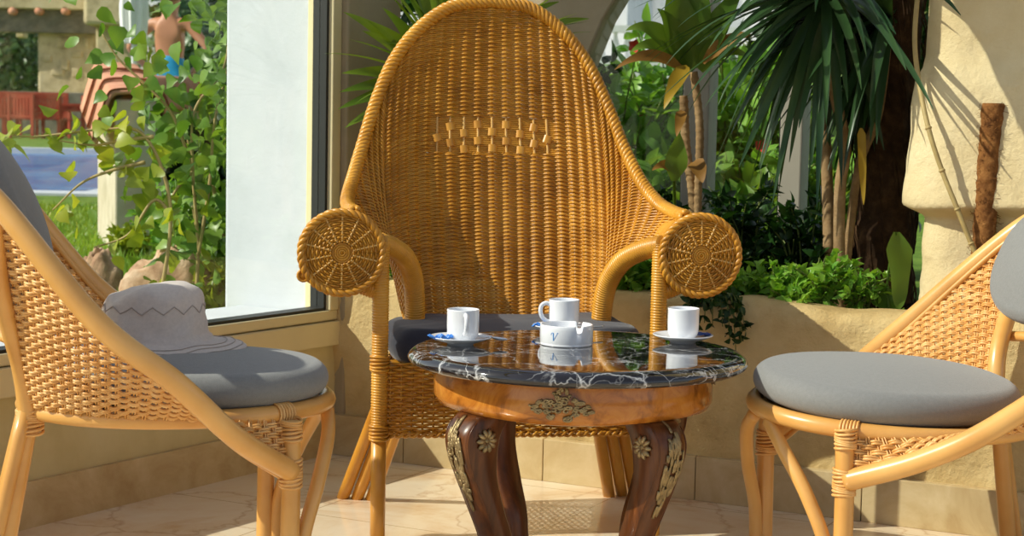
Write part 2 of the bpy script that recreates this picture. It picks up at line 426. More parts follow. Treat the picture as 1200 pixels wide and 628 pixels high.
# image basis: right' seen at +u, up' seen at -v
rt = rt0 * math.cos(ROLL) + up0 * math.sin(ROLL); up = up0 * math.cos(ROLL) - rt0 * math.sin(ROLL)
mw = Matrix(((rt.x, up.x, -fw.x, 0), (rt.y, up.y, -fw.y, 0), (rt.z, up.z, -fw.z, CAM_H), (0, 0, 0, 1)))
co.matrix_world = mw; SC.camera = co
cd.dof.use_dof = True; cd.dof.focus_distance = 3.15; cd.dof.aperture_fstop = 11
SC.view_settings.view_transform = 'Standard'; SC.view_settings.look = 'None'
SC.view_settings.gamma = 1; SC.view_settings.use_curve_mapping = False; SC.view_settings.exposure = 0.1

# ================================================================== SETTING
C0 = Vector((-0.44, 4.24, 0)); DL = Vector((-0.5377, -0.8431, 0)); NL = Vector((0.8431, -0.5377, 0))
DB = Vector((0.8922, -0.4517, 0)); NB = Vector((-0.4517, -0.8922, 0))
def lw(t, off, z=0): p = C0 + DL * t + NL * off; return (p.x, p.y, z)
def bw(s, off, z=0): p = C0 + DB * s + NB * off; return (p.x, p.y, z)
def lbox(mb, t0, t1, o0, o1, z0, z1):
    return mb.prism([lw(t0, o0)[:2], lw(t1, o0)[:2], lw(t1, o1)[:2], lw(t0, o1)[:2]], z0, z1)
def bbox(mb, s0, s1, o0, o1, z0, z1):
    return mb.prism([bw(s0, o0)[:2], bw(s1, o0)[:2], bw(s1, o1)[:2], bw(s0, o1)[:2]], z0, z1)

struct(MB().prism([lw(0, -0.02)[:2], lw(6, -0.02)[:2], (2.0, -1.6), bw(3.2, -0.02)[:2]], -0.05, 0.0).build('floor', 'floor', smooth=False))
struct(lbox(MB(), -0.02, 4.0, -0.20, 0.0, -0.02, 0.275).build('wall_left', 'plaster_yellow', smooth=False))
struct(lbox(MB(), 0.0, 4.0, 0.0, 0.012, 0.0, 0.095).build('baseboard_left', 'skirt', smooth=False))
# left window: frame, gasket, pane
wf = struct(thing('window_1', '', '')); del wf['label']; del wf['category']
f = MB(); lbox(f, 0.0, 4.0, -0.07, 0.018, 0.275, 0.335); lbox(f, 0.0, 4.0, -0.06, 0.008, 0.337, 0.362)
lbox(f, 0.0, 0.034, -0.07, 0.012, 0.362, 3.0); lbox(f, 0.0, 4.0, -0.07, 0.012, 3.0, 3.06)
f.build('window_frame', 'frame', wf, False, 0.003)
g = MB(); lbox(g, 0.034, 0.043, -0.045, -0.002, 0.362, 3.0); lbox(g, 0.043, 4.0, -0.045, -0.002, 0.362, 0.369)
g.build('gasket', 'gasket', wf, False)
lbox(MB(), 0.043, 4.0, -0.026, -0.022, 0.369, 3.0).build('pane', 'glass', wf, False)
# outside reveal of the thick wall, its white sill, inner plaster return
rv = MB(); lbox(rv, -0.22, 0.012, -0.36, -0.071, -0.02, 3.1)
struct(rv.build('wall_outside', 'plaster_white', smooth=False, bevel=0.012))
struct(lbox(MB(), 0.012, 4.0, -0.30, -0.071, 0.30, 0.352).build('trim_1', 'plaster_white', smooth=False, bevel=0.01))
struct(lbox(MB(), -0.22, -0.001, -0.07, 0.03, 0.0, 3.1).build('wall_corner', 'grey_pillar', smooth=False, bevel=0.006))

def rough_wall(name, s0, s1, off, thick, ztop, mat, amp=0.012):
    prof = [(0, 0.0)] + [(0, z) for z in np.linspace(0.03, ztop - 0.03, 22)] + [(0.006, ztop - 0.012), (0.022, ztop - 0.002), (0.045, ztop)] + \
           [(d, ztop) for d in np.linspace(0.06, thick - 0.02, 4)] + [(thick, ztop - 0.02), (thick, 0.2)]
    ns = int((s1 - s0) / 0.02); rows = []
    for i in range(ns + 1):
        s = s0 + (s1 - s0) * i / ns; row = []
        for d, z in prof:
            p = Vector(bw(s, off - d, z))
            n1 = fbm((p.x, p.y, z), 4.0) * amp + fbm((p.x + 5, p.y, z), 16.0, 3) * amp * 0.4
            top = fbm((s, 3.3, 0.0), 3.0, 3) * 0.02 if z > ztop - 0.05 else 0
            q = p + NB * n1; row.append((q.x, q.y, z + top))
        rows.append(row)
    return struct(MB().grid(rows).build(name, mat))
rough_wall('wall_planter', -0.05, 2.6, 0.0, 0.13, 0.452, 'sandstone')
sk = MB()
for k in range(-1, 7): bbox(sk, 0.217 + 0.38 * k + 0.001 if k >= 0 else 0.0, 0.217 + 0.38 * (k + 1) - 0.001, 0.0, 0.024, 0.0, 0.1)
struct(sk.build('baseboard_back', 'skirt', smooth=False, bevel=0.0015))
# soil bed
rows = []
for i in range(60):
    s = -0.1 + 2.7 * i / 59
    rows.append([(*bw(s, -o)[:2], 0.405 + 0.03 * fbm(bw(s, -o), 5.0)) for o in np.linspace(0.1, 0.72, 16)])
struct(MB().grid(rows).build('floor_soil', 'soil'))

# right stone pillar: lumpy block with an overhanging upper course
K = Vector((0.868, 3.70, 0)); rows = []
zs = np.concatenate([np.linspace(0.43, 0.62, 14), np.linspace(0.63, 0.70, 12), np.linspace(0.72, 2.4, 60)])
plan = []
Wd, Dp, rr = 1.2, 0.42, 0.09
for c, a0 in (((rr, rr), PI), ((Wd - rr, rr), 1.5 * PI), ((Wd - rr, Dp - rr), 0), ((rr, Dp - rr), 0.5 * PI)):
    for k in range(7):
        a = a0 + k / 6 * PI / 2; plan.append((c[0] + rr * math.cos(a), c[1] + rr * math.sin(a), math.cos(a), math.sin(a)))
full = []
for i in range(len(plan)):
    p, q = plan[i], plan[(i + 1) % len(plan)]
    m = max(1, int(math.hypot(q[0] - p[0], q[1] - p[1]) / 0.035))
    for k in range(m): full.append([p[j] + (q[j] - p[j]) * k / m for j in range(4)])
for z in zs:
    row = []
    for x, y, nx, ny in full:
        b = K + DB * x - NB * y; nd = (DB * nx - NB * ny).normalized()
        zl = 0.665 + 0.02 * fbm((b.x, b.y, 0.0), 3.0, 2)
        t = max(0.0, min(1.0, (z - zl + 0.012) / 0.03)); t = t * t * (3 - 2 * t)
        bul = 0.05 * t * (1 - 0.45 * min(1.0, max(0, z - zl) / 0.35))
        zl2 = 0.945
        bul += -0.022 * max(0.0, min(1.0, (z - zl2) / 0.05))
        dsp = bul + 0.014 * fbm((b.x, b.y, z), 4.0, 4) + 0.004 * fbm((b.x, b.y, z), 18.0, 3)
        q = b + nd * dsp; row.append((q.x, q.y, z))
    rows.append(row)
struct(MB().grid(rows, closed_v=True).build('wall_right', 'pillar'))

# back glazing behind the bed
GO = -0.74
w2 = struct(thing('window_2', '', '')); del w2['label']; del w2['category']
def post(s, wd, name):
    b = MB(); bbox(b, s - wd / 2, s + wd / 2, GO - 0.04, GO + 0.03, 0.3, 3.0); b.build(name, 'post', w2, False, 0.004)
    c = MB(); bbox(c, s - wd / 2 - 0.008, s - wd / 2, GO - 0.02, GO + 0.01, 0.3, 3.0); c.build('gasket', 'gasket', w2, False)
post(0.672, 0.075, 'window_frame'); post(0.938, 0.06, 'window_frame')
b = MB(); bbox(b, 0.3, 2.6, GO - 0.04, GO + 0.03, 0.26, 0.32); b.build('window_frame', 'post', w2, False)
bbox(MB(), 0.26, 2.6, GO - 0.004, GO, 0.32, 3.0).build('pane', 'glass', w2, False)
# plaster arch pier behind the tall chair
prof = [(0.02, 0.3), (0.30, 0.3), (0.30, 0.86), (0.33, 0.98), (0.39, 1.12), (0.48, 1.26), (0.62, 1.40), (0.62, 1.6), (0.02, 1.6)]
V = [bw(s, GO - 0.08, z) for s, z in prof] + [bw(s, GO + 0.02, z) for s, z in prof]
n = len(prof)
struct(MB().add(V, [(i, (i + 1) % n, n + (i + 1) % n, n + i) for i in range(n)], None, [list(range(n))[::-1], list(range(n, 2 * n))]).build('wall_arch', 'grey_pillar', smooth=False, bevel=0.006))
# ================================================================== TALL WICKER ARMCHAIR
TC = (-0.042, 3.804, 0.0); TR = math.radians(9)
tall = thing('wicker_armchair', 'tall honey wicker armchair with a high arched back and rolled arms', 'chair', TC, TR)
Rhalf = np.array([(0, .10, 1.110), (.09, .10, 1.096), (.165, .092, 1.044), (.222, .078, .970), (.262, .052, .88), (.292, .01, .79),
                  (.318, -.06, .715), (.336, -.15, .672), (.340, -.27, .658), (.335, -.395, .656)])
Rh = catmull(Rhalf, 14)
Rr = resample(Rh, 200)
TUBE = [(.198, -.235, .36), (.198, -.24, .42), (.204, -.262, .50), (.225, -.31, .556), (.258, -.36, .584), (.285, -.398, .597)]
Bh = resample(np.vstack([catmull([(0, -.10, .36), (.07, -.103, .36), (.14, -.125, .36), (.182, -.175, .36), (.198, -.235, .36)], 14), catmull(TUBE, 14)[1:]]), 240)
def bend(a):                                 # where a stake that starts at a (0 middle, 1 arm front) meets the rim
    return np.interp(a, [0, .25, .42, .52, .62, .75, .88, 1.0], [0, .16, .285, .385, .52, .72, .88, 1.0])
def pick(A, k):
    k = np.clip(k, 0, 1) * (len(A) - 1); i = np.clip(k.astype(int), 0, len(A) - 2); f_ = (k - i)[..., None]
    return A[i] * (1 - f_) + A[i + 1] * f_
def botpt(u): p = pick(Bh, np.abs(u)); p[..., 0] *= np.sign(u); return p
def rimpt(u): p = pick(Rr, bend(np.abs(u))); p[..., 0] *= np.sign(u); return p
def backS(u, v):
    """surface of the woven back: u across (-1..1), v from the seat to the rim (0..1)"""
    B, R_ = botpt(u), rimpt(u); L_ = np.linalg.norm(R_ - B, axis=-1)
    bul = np.stack([.10 * np.sign(u) * np.minimum(1, np.abs(u) * 2) * L_, .09 * L_, -.05 * L_], -1)
    v = v[..., None]
    return B + (R_ - B) * v + bul * (4 * v * (1 - v)) * .5
def backN(u, v, e=.004):
    du = backS(np.clip(u + e, -1, 1), v) - backS(np.clip(u - e, -1, 1), v)
    dv = backS(u, np.clip(v + e, 0, 1)) - backS(u, np.clip(v - e, 0, 1))
    return norm(np.cross(du, dv))          # towards the sitter
HST = 21                                     # stakes on each half of the back
uc = np.linspace(-1, 1, 401); Lc = np.linalg.norm(rimpt(uc) - botpt(uc), axis=1)
pitch = .0044; mb = MB(); par = 1; d_ = .002
while d_ < Lc.max() - .004:
    ok = np.where(Lc > d_ + .003)[0]
    if len(ok) > 8:
        u_ = np.linspace(uc[ok[0]], uc[ok[-1]], 2 * max(20, int(len(ok) * .42)) + 1); L_ = np.interp(u_, uc, Lc); v_ = np.minimum(d_ / L_, .995)
        P_, N_ = backS(u_, v_), backN(u_, v_)
        ph = u_ * HST
        off = -.0065 * np.abs(np.sin(PI * ph)) ** 1.5 + .0030 + .0020 * np.cos(PI * ph) * par
        blk = (d_ > .445) & (d_ < .525) & (np.abs(ph) < 4.5)
        off = np.where(blk, -.003, off)
        mb.tubes((P_ + N_ * off[:, None])[None], N_[None], .0025, 5)
    d_ += pitch; par = -par
bk = mb.build('backrest', 'wicker', tall)
st_ = (np.arange(-HST, HST + 1) / HST).astype(float); vs = np.linspace(0, 1, 60)
uu2 = st_[:, None].repeat(60, 1); vv2 = vs[None].repeat(len(st_), 0)
MB().tubes(backS(uu2, vv2) - backN(uu2, vv2) * .001, backN(uu2, vv2), .003, 5).build('stake', 'wicker_pale', bk)
# raised squares of basket-work in the middle of the back
mb = MB()
for j in range(4):
    for i in range(-4, 5):
        if (i + j) % 2 or abs(i) + abs(j - 1.5) > 4.6: continue
        u0 = np.array([i / HST]); d0 = .452 + .0185 * j; v0 = np.array([d0 / .7762]); c = backS(u0, v0)[0]; nn = backN(u0, v0)[0]
        tx = backS(u0 + .01, v0)[0] - c; tx /= np.linalg.norm(tx); tz = np.cross(nn, tx)
        if tz[2] < 0: tz = -tz
        g_ = []
        for a_ in np.linspace(-1, 1, 7):
            g_.append([c + tx * a_ * .0098 + tz * b_ * .0086 + nn * (.0035 + .0045 * (1 - a_ ** 4)) for b_ in np.linspace(-1, 1, 5)])
        mb.grid(g_)
mb.build('basket_work', 'wicker', bk)
# rim braid: three twisted strands along the whole edge
full = np.vstack([Rr[::-1] * np.array([-1, 1, 1]), Rr[1:]])
full = resample(full, 520); T = norm(np.gradient(full, axis=0))
mid = np.array([0, -.12, .62]); rad = norm(full - mid); rad = norm(rad - T * (rad * T).sum(1, keepdims=True)); bi = np.cross(T, rad)
mb = MB(); s = np.linspace(0, 62 * 2 * PI, 520) / 1.5
for k in range(4):
    a = s + k * PI / 2
    mb.tube(full + .0085 * (np.cos(a)[:, None] * rad * 1.15 + np.sin(a)[:, None] * bi), .0062, 6)
mb.build('rim_braid', 'wicker', tall)

def wrapped(path, r, pitch=.0055, amp=.0009, sides=14):
    L = np.sum(np.linalg.norm(np.diff(np.asarray(path, float), axis=0), axis=1)); n = max(8, int(L / pitch * 4))
    P_ = resample(path, n); rr_ = r + amp * np.sin(np.arange(n) * PI / 2 + .3)
    return P_, rr_
for sx in (-1, 1):
    # rolled arm: cone of woven rings with a spoked round end
    arm = MB(); ax0 = np.array([.362 * sx, -.415, .578]); nr = 130
    seg = 40; a = np.arange(seg) * 2 * PI / seg; rows = []
    prf = [(t, .079 - .045 * t ** 1.2) for t in np.linspace(0, 1, nr)]
    for i, (t, r_) in enumerate(prf):
        c = ax0 + np.array([-.02 * sx * t, .28 * t, .012 * t])
        rr_ = r_ + (.0012 if i % 2 else -.0012)
        rows.append([c + np.array([rr_ * math.cos(q), 0, rr_ * math.sin(q)]) for q in a])
    arm.grid(rows, closed_v=True)
    am = arm.build('arm', 'wicker', tall)
    # disc
    d = MB(); ns_ = 14
    rings = np.arange(.0005, .078, .0044); paths = []; nm = []
    q = np.linspace(0, 2 * PI, 113)
    for k, r_ in enumerate(rings):
        w_ = .0022 * np.cos(ns_ * q) * (1 if k % 2 else -1) if r_ > .022 else 0 * q
        paths.append(np.stack([ax0[0] + r_ * np.cos(q), ax0[1] - .004 - .006 * (1 - (r_ / .08) ** 2) - w_, ax0[2] + r_ * np.sin(q)], -1))
        nm.append(np.stack([0 * q, -1 + 0 * q, 0 * q], -1))
    d.tubes(np.array(paths), np.array(nm), .0024, 5)
    dd = d.build('arm_disc', 'wicker', am)
    sp = MB()
    for k in range(ns_):
        qa = (k + .5) * 2 * PI / ns_
        sp.tube([(ax0[0] + r_ * math.cos(qa), ax0[1] - .0062 - .006 * (1 - (r_ / .08) ** 2) + .0012 * (i % 2), ax0[2] + r_ * math.sin(qa)) for i, r_ in enumerate(np.linspace(.022, .076, 26))], .0021, 5)
    sp.build('spoke', 'wicker_pale', am)
    bd = MB(); q = np.linspace(0, 2 * PI, 140, endpoint=False)
    for k in range(3):
        a_ = q * 12 + k * 2 * PI / 3
        bd.tube(np.stack([ax0[0] + (.0795 + .004 * np.cos(a_)) * np.cos(q), ax0[1] - .003 + .005 * np.sin(a_), ax0[2] + (.0795 + .004 * np.cos(a_)) * np.sin(q)], -1), .005, 6, closed=True)
    bd.build('disc_braid', 'wicker', am)
    if sx < 0:
        kn = MB(); kk = np.linspace(0, 2 * PI, 16)
        kn.lathe([(.001, -.011), (.008, -.008), (.011, 0), (.008, .008), (.001, .011)], 12, (ax0[0] - .074, ax0[1] + .012, ax0[2] - .046), True, True)
        kn.tube([(ax0[0] - .074 + .011 * math.cos(t), ax0[1] + .004, ax0[2] - .046 + .011 * math.sin(t)) for t in kk[:-1]], .003, 6, closed=True)
        kn.build('knot', 'wicker', am)
    # wrapped tube that edges the wing: up from the seat and forward to the front leg
    tp = catmull([(.198 * sx, -.235, .33), (.198 * sx, -.24, .42), (.204 * sx, -.262, .50), (.225 * sx, -.31, .556), (.258 * sx, -.36, .584), (.288 * sx, -.40, .597)], 16)
    p_, r_ = wrapped(tp, .021); MB().tube(p_, r_, 14).build('arm_tube', 'wicker', tall)
    # bracket under the roll
    bp = catmull([(.278 * sx, -.392, .50), (.31 * sx, -.392, .507), (.35 * sx, -.392, .520), (.395 * sx, -.392, .528)], 12)
    p_, r_ = wrapped(bp, .016); MB().tube(p_, r_ * np.linspace(1.25, .6, len(r_)), 12).build('arm_bracket', 'wicker', tall)
    # front leg, wrapped from the apron up
    x0 = .283 * sx
    p_, r_ = wrapped([(x0, -.40, .20), (x0, -.40, .60)], .0165); lg = MB().tube(p_, r_, 14)
    leg = lg.build('leg', 'wicker', tall)
    MB().tube([(x0, -.40, 0), (x0, -.40, .1), (x0, -.40, .21)], .0152, 14).build('pole', 'pole', leg)
    for z0 in (.205, .345):
        wr = MB()
        for k in range(5): wr.tube([(x0 + .0182 * math.cos(t), -.40 + .0182 * math.sin(t), z0 + k * .006 + .002 * math.sin(t + k)) for t in np.linspace(0, 2 * PI, 17)[:-1]], .0028, 6, closed=True)
        wr.build('binding', 'wicker', leg)
    # rear leg: three splayed poles
    rl = MB()
    for k, dx in enumerate((-.031, 0, .031)):
        top = np.array([(.205 + dx * .85) * sx, -.20 + .006 * k, .335]); bot = np.array([(.300 + dx * 1.0) * sx, -.045 + .01 * k, 0.0])
        rl.tube([top + (bot - top) * t for t in np.linspace(0, 1, 8)], .0138, 12)
    rl.build('leg', 'pole', tall)
# woven apron on four sides
def apron(a, b, z0, z1, nm_):
    a, b = np.array(a), np.array(b); L = np.linalg.norm(b - a); n = int(L / .004); t = np.linspace(0, 1, n)
    nrm = np.array([(b - a)[1], -(b - a)[0], 0]) / L; rows = int((z1 - z0) / .0052)
    zz = np.linspace(z0, z1, rows); st = round(L / .022)
    base = a[None] + (b - a)[None] * t[:, None]
    pt = np.repeat(base[None], rows, 0); pt[..., 2] = zz[:, None]
    o_ = .0042 * np.cos(PI * st * t)[None] * (np.arange(rows) % 2 * 2 - 1)[:, None]
    pt = pt + nrm * o_[..., None]
    m_ = MB(); m_.tubes(pt, np.broadcast_to(nrm, pt.shape), .0027, 5)
    for k in range(st + 1):
        q = a + (b - a) * k / st; m_.tube([(q[0], q[1], z0), (q[0], q[1], (z0 + z1) / 2), (q[0], q[1], z1)], .0026, 5)
    for k in range(2):
        s_ = np.linspace(0, L / .03 * 2 * PI, n) + k * PI
        e = base + nrm * (.0045 * np.cos(s_))[:, None]; e[:, 2] = z0 - .003 + .0045 * np.sin(s_); m_.tube(e, .0038, 6)
    return m_.build(nm_, 'wicker', tall)
apron((-.283, -.40, 0), (.283, -.40, 0), .215, .355, 'apron')
apron((.283, -.40, 0), (.215, -.11, 0), .215, .355, 'apron')
apron((.215, -.11, 0), (-.215, -.11, 0), .215, .355, 'apron')
apron((-.215, -.11, 0), (-.283, -.40, 0), .215, .355, 'apron')
MB().prism([(-.275, -.392), (.275, -.392), (.21, -.118), (-.21, -.118)], .335, .35).build('seat', 'wicker', tall, False)

# ------------------------------------------------------------------ cushions
def cushion(pl, z0, h, seg_r=10, dome=.25, name='seat_cushion', mat='grey_fabric', parent=None, tuft=None, edge=None):
    """pad with a rounded rim; pl: closed plan outline (n,2)"""
    pl = np.asarray(pl, float); c = pl.mean(0); rows = []
    t = np.linspace(-PI / 2, PI / 2, 13)
    R_ = edge or h * .5
    L = np.linalg.norm(pl - c, axis=1).mean()
    for f in (.02, .3, .6, .85): rows.append([(*(c + (p - c) * f * (1 - R_ / L)), z0 + .012 * (1 - f)) for p in pl])
    for a in t:
        sc = 1 - R_ / L + R_ / L * math.cos(a); rows.append([(*(c + (p - c) * sc), z0 + h / 2 + h / 2 * math.sin(a)) for p in pl])
    for f in (.92, .8, .65, .5, .35, .22, .12):
        rows.append([(*(c + (p - c) * f * (1 - R_ / L)), z0 + h + dome * h * (1 - f * f) ) for p in pl])
    if tuft:
        rows = [[(x + tuft * fbm((x, y, z), 9, 3), y + tuft * fbm((x + 3, y, z), 9, 3), z + (tuft * 1.4 * fbm((x, y + 7, z), 7, 3) if z > z0 + h * .4 else 0)) for x, y, z in r] for r in rows]
    b = len(rows); m = MB().grid(rows, closed_v=True)
    m.G.append(list(range(len(pl)))[::-1]); m.G.append(list(range((b - 1) * len(pl), b * len(pl))))
    return m
def supell(a, b, p=2.4, n=72, cx=0, cy=0):
    t = np.arange(n) * 2 * PI / n
    return np.stack([cx + a * np.sign(np.cos(t)) * np.abs(np.cos(t)) ** (2 / p), cy + b * np.sign(np.sin(t)) * np.abs(np.sin(t)) ** (2 / p)], -1)
nc = cushion(supell(.262, .156, 5, 96, 0, -.266), .352, .072, dome=.12, tuft=.006, edge=.026)
o = solo(nc, 'seat_cushion', 'navy_fabric', 'navy seat cushion lying in the tall wicker armchair', 'cushion')
o.location = TC; o.rotation_euler = (0, 0, TR)

# ================================================================== TWO LOW RATTAN CHAIRS
RA, RB, RZ, RX = .26, .205, .345, -.025
def ringpt(t):   # t: plan angle from the front (+x)
    x, y = RX + RA * np.cos(t), RB * np.sin(t); return np.stack([x, y, RZ + TILT[0] * (x - .235) + TILT[1] * y], -1)
TILT = (0.0, 0.0)
def rattan_chair(loc, rz, label, zn, plan=None, tilt=(0, 0)):
    global TILT; TILT = tilt
    root = thing('rattan_chair', label, 'chair', loc, rz, None)
    plan = plan or [(.15, .185), (.05, .265), (-.05, .32), (-.20, .335), (-.35, .27), (-.44, .14), (-.47, 0)]
    zl, zr = zn
    left = [(x, y, z) for (x, y), z in zip(plan, zl)]; right = [(x, -y, z) for (x, y), z in zip(plan, zr)]
    rail = resample(catmull(left + right[::-1][1:], 16), 200)
    m = MB().tube(rail, .0185, 14); ar = m.build('arm_rail', 'rattan', root)
    # thin binding strip along the inside of the rail
    q = rail.copy(); cen = np.array([-.1, 0, 0]); dr = norm((cen - q) * np.array([1, 1, 0])); q = q + dr * .017; q[:, 2] -= .012
    MB().tube(q, .006, 8).build('edge_strip', 'rattan', ar)
    t = np.linspace(0, 2 * PI, 96, endpoint=False)
    MB().tube(ringpt(t), .0155, 12, closed=True).build('seat_ring', 'rattan', root)
    sm_ = MB(); tq = np.arange(48) * 2 * PI / 48; rim_ = ringpt(tq); cm_ = rim_.mean(0); sm_.grid([cm_ + (rim_ - cm_) * k + np.array([0, 0, .005]) for k in (.02, .5, .97)], closed_v=True); sm_.grid([cm_ + (rim_ - cm_) * k - np.array([0, 0, .004]) for k in (.97, .5, .02)], closed_v=True)
    sm_.build('seat', 'cane', root, False)
    # woven shell between the ring and the rail
    n = 260; rl = resample(rail, n)
    jc = [int(np.argmin(np.linalg.norm(rl[:, :2] - np.array([plan[4][0], plan[4][1] * s_]), axis=1))) for s_ in (1, -1)]
    a0 = math.atan2(.177 / RB, (.15 - RX) / RA); ab = math.atan2(.084 / RB, (-.274 - RX) / RA)
    ta = np.interp(np.arange(n), [0, jc[0], jc[1], n - 1], [a0, ab, 2 * PI - ab, 2 * PI - a0]); rg = ringpt(ta)
    rg = rg + norm(rg * np.array([1, 1, 0])) * .010
    L = np.linalg.norm(rl - rg, axis=1); D_ = norm(rl - rg)
    arc = np.concatenate([[0], np.cumsum(np.linalg.norm(np.diff((rg + rl) / 2, axis=0), axis=1))])
    tang = norm(np.gradient((rg * .4 + rl * .6), axis=0)); nrm = norm(np.cross(tang, D_))
    nw = int(round(arc[-1] / .0175)); panels = (MB(), MB()); pitch = .0085; rear = np.zeros(n, bool); rear[jc[0]:jc[1] + 1] = True
    for k in range(2, 60):
        d = k * pitch; ok = (L > d + .006) & ~rear
        i = 0
        while i < n:
            if not ok[i]: i += 1; continue
            j = i
            while j + 1 < n and ok[j + 1]: j += 1
            if j - i > 4:
                idx = np.linspace(i, j, max(12, int((arc[j] - arc[i]) / .0034)))
                ii = np.clip(idx.astype(int), 0, n - 2); fr = (idx - ii)[:, None]
                lerp = lambda A: A[ii] * (1 - fr) + A[ii + 1] * fr
                aa = (arc[ii] * (1 - fr[:, 0]) + arc[ii + 1] * fr[:, 0])
                p = lerp(rg) + norm(lerp(D_)) * (d + .0012 * np.sin(aa * 40 + k))[:, None]
                nn = norm(lerp(nrm)); wv = .0042 * np.cos(PI * aa / arc[-1] * nw + PI * k)
                for s_ in (-1, 1):
                    panels[0 if i < n // 2 else 1].tubes((p + nn * wv[:, None] + norm(lerp(D_)) * s_ * .0023)[None], nn[None], .0025, 5)
            i = j + 1
    wps = (MB(), MB())
    for k in range(1, nw):
        s = k / nw * arc[-1]; i = int(np.clip(np.searchsorted(arc, s), 1, n - 2))
        if L[i] < .02 or rear[i]: continue
        for e in (-1, 1):
            tt = np.linspace(.01, .985, 14); pts = rg[i][None] + (rl[i] - rg[i])[None] * tt[:, None] + tang[i] * e * .0024
            wps[0 if i < n // 2 else 1].tube(pts, .0017, 5)
    for pa, wp in zip(panels, wps):
        sh = pa.build('side_panel', 'cane', root); wp.build('warp', 'cane', sh)
    i0, i1 = jc
    for hb in (.14, .26):
        cb = [rg[i] + (rl[i] - rg[i]) * (hb / L[i]) for i in range(i0, i1 + 1, 4)]; MB().tube(resample(cb, 40), .010, 10).build('crossbar', 'rattan', root)
    for sy, zz in ((1, zl), (-1, zr)):
        # front leg with its curved brace
        lp = MB().tube(catmull([(.148, .18 * sy, 0), (.149, .18 * sy, .12), (.150, .18 * sy, .25), (.150, .172 * sy, .335)], 8), .0165, 12)
        lg = lp.build('leg', 'rattan', root)
        br = MB().tube(catmull([(.232, .035 * sy, .328), (.226, .085 * sy, .290), (.200, .142 * sy, .215), (.172, .168 * sy, .12), (.168, .172 * sy, 0)], 10), .0128, 10)
        br.build('brace', 'rattan', lg)
        for z0, cnt, rr_ in ((.245, 9, .0185), (.325, 7, .0175)):
            bn = MB()
            for k in range(cnt):
                bn.tube([(.150 + rr_ * math.cos(a), .178 * sy + rr_ * math.sin(a), z0 - .02 + k * .0052 + .0025 * math.sin(a + k)) for a in np.linspace(0, 2 * PI, 15)[:-1]], .0026, 5, closed=True)
            bn.build('binding', 'cane', lg)
        bn = MB()
        for k in range(6):   # wraps over the seat ring above the leg
            c = ringpt(np.array([math.atan2(.178 / RB, (.15 - RX) / RA) * sy + (k - 2.5) * .022]))[0]; rd = np.array([c[0], c[1], 0]); rd /= np.linalg.norm(rd)
            bn.tube([c + rd * .018 * math.cos(a) + np.array([0, 0, .018 * math.sin(a)]) for a in np.linspace(0, 2 * PI, 13)[:-1]], .0024, 5, closed=True)
        bn.build('binding', 'cane', lg)
        # rear leg: two poles, and the post that runs up to the rail
        rl_ = MB()
        for k, (dx, dy) in enumerate(((0, 0), (-.026, .012))):
            a = np.array([-.272 + dx * .3, (.082 + dy) * sy, .35]); b = np.array([-.335 + dx, (.115 + dy) * sy, 0])
            rl_.tube([a + (b - a) * t_ for t_ in np.linspace(0, 1, 8)], .0158 if k == 0 else .013, 12)
        l2 = rl_.build('leg', 'rattan', root)
        tgt = rail[np.argmin(np.linalg.norm(rail[:, :2] - np.array([plan[4][0], plan[4][1] * sy]), axis=1))]
        pp = catmull([(-.274, .084 * sy, .31), (-.286, .112 * sy, .42), (-.286 + (tgt[0] + .286) * .5 - .012, (.112 + .55 * (abs(tgt[1]) - .112)) * sy, .42 + (tgt[2] - .42) * .5), tuple(tgt)], 10)
        MB().tube(pp, .0165, 12).build('post', 'rattan', l2)
        b2 = MB()
        for k in range(8): b2.tube([(-.274 + .0215 * math.cos(a), .084 * sy + .0215 * math.sin(a), .31 + k * .0055 + .003 * math.sin(a + k)) for a in np.linspace(0, 2 * PI, 15)[:-1]], .0028, 5, closed=True)
        b2.build('binding', 'cane', l2)
    return root
LC = (-.555, 2.963, 0); LR = math.atan2(.254, .966)
RC = (.675, 3.051, 0); RR = math.atan2(-.226, -.974)
zL = [.25, .325, .425, .523, .705, .78, .80]; zF = [.25, .285, .335, .45, .655, .70, .72]; zR = [.25, .300, .365, .475, .65, .70, .72]
rattan_chair(LC, LR, 'blond rattan chair under the window with the sun hat on it', (zL, zL), [(.15, .185), (.05, .265), (-.05, .32), (-.17, .325), (-.32, .27), (-.42, .14), (-.45, 0)])
rattan_chair(RC, RR, 'blond rattan tub chair in front of the stone pillar, hatless', (zR, zF), [(.15, .185), (.05, .265), (-.05, .32), (-.20, .335), (-.41, .26), (-.46, .13), (-.475, 0)], (.03, -.06))
def pad(loc, rz, label, tilt=(0, 0)):
    m = cushion(supell(.238, .207, 2.2, 80, -.002, 0), RZ + .012, .058, dome=.32, edge=.03)
    o = solo(m, 'seat_cushion', 'grey_fabric', label, 'cushion')
    o.matrix_world = Matrix.Translation(loc) @ Matrix.Rotation(rz, 4, 'Z') @ Matrix.Translation((.235, 0, RZ)) @ Matrix.Rotation(-math.atan(tilt[0]), 4, 'Y') @ Matrix.Rotation(math.atan(tilt[1]), 4, 'X') @ Matrix.Translation((-.235, 0, -RZ)); return o
pad(LC, LR, 'round grey seat cushion under the sun hat')
pad(RC, RR, 'round grey seat cushion on the chair before the stone pillar', (.03, -.06))
def back_pad(loc, rz, label, cx, cz, tilt, a=.18, b=.15, h=.06, cy=0):
    m = cushion(supell(a, b, 2.4, 64), -h / 2, h, dome=.3, edge=.028)
    o = solo(m, 'back_cushion', 'grey_fabric', label, 'cushion')
    W = Matrix.Translation(loc) @ Matrix.Rotation(rz, 4, 'Z') @ Matrix.Translation((cx, cy, cz)) @ Matrix.Rotation(math.radians(tilt), 4, 'Y') @ Matrix.Rotation(PI / 2, 4, 'Z')
    o.matrix_world = W; return o
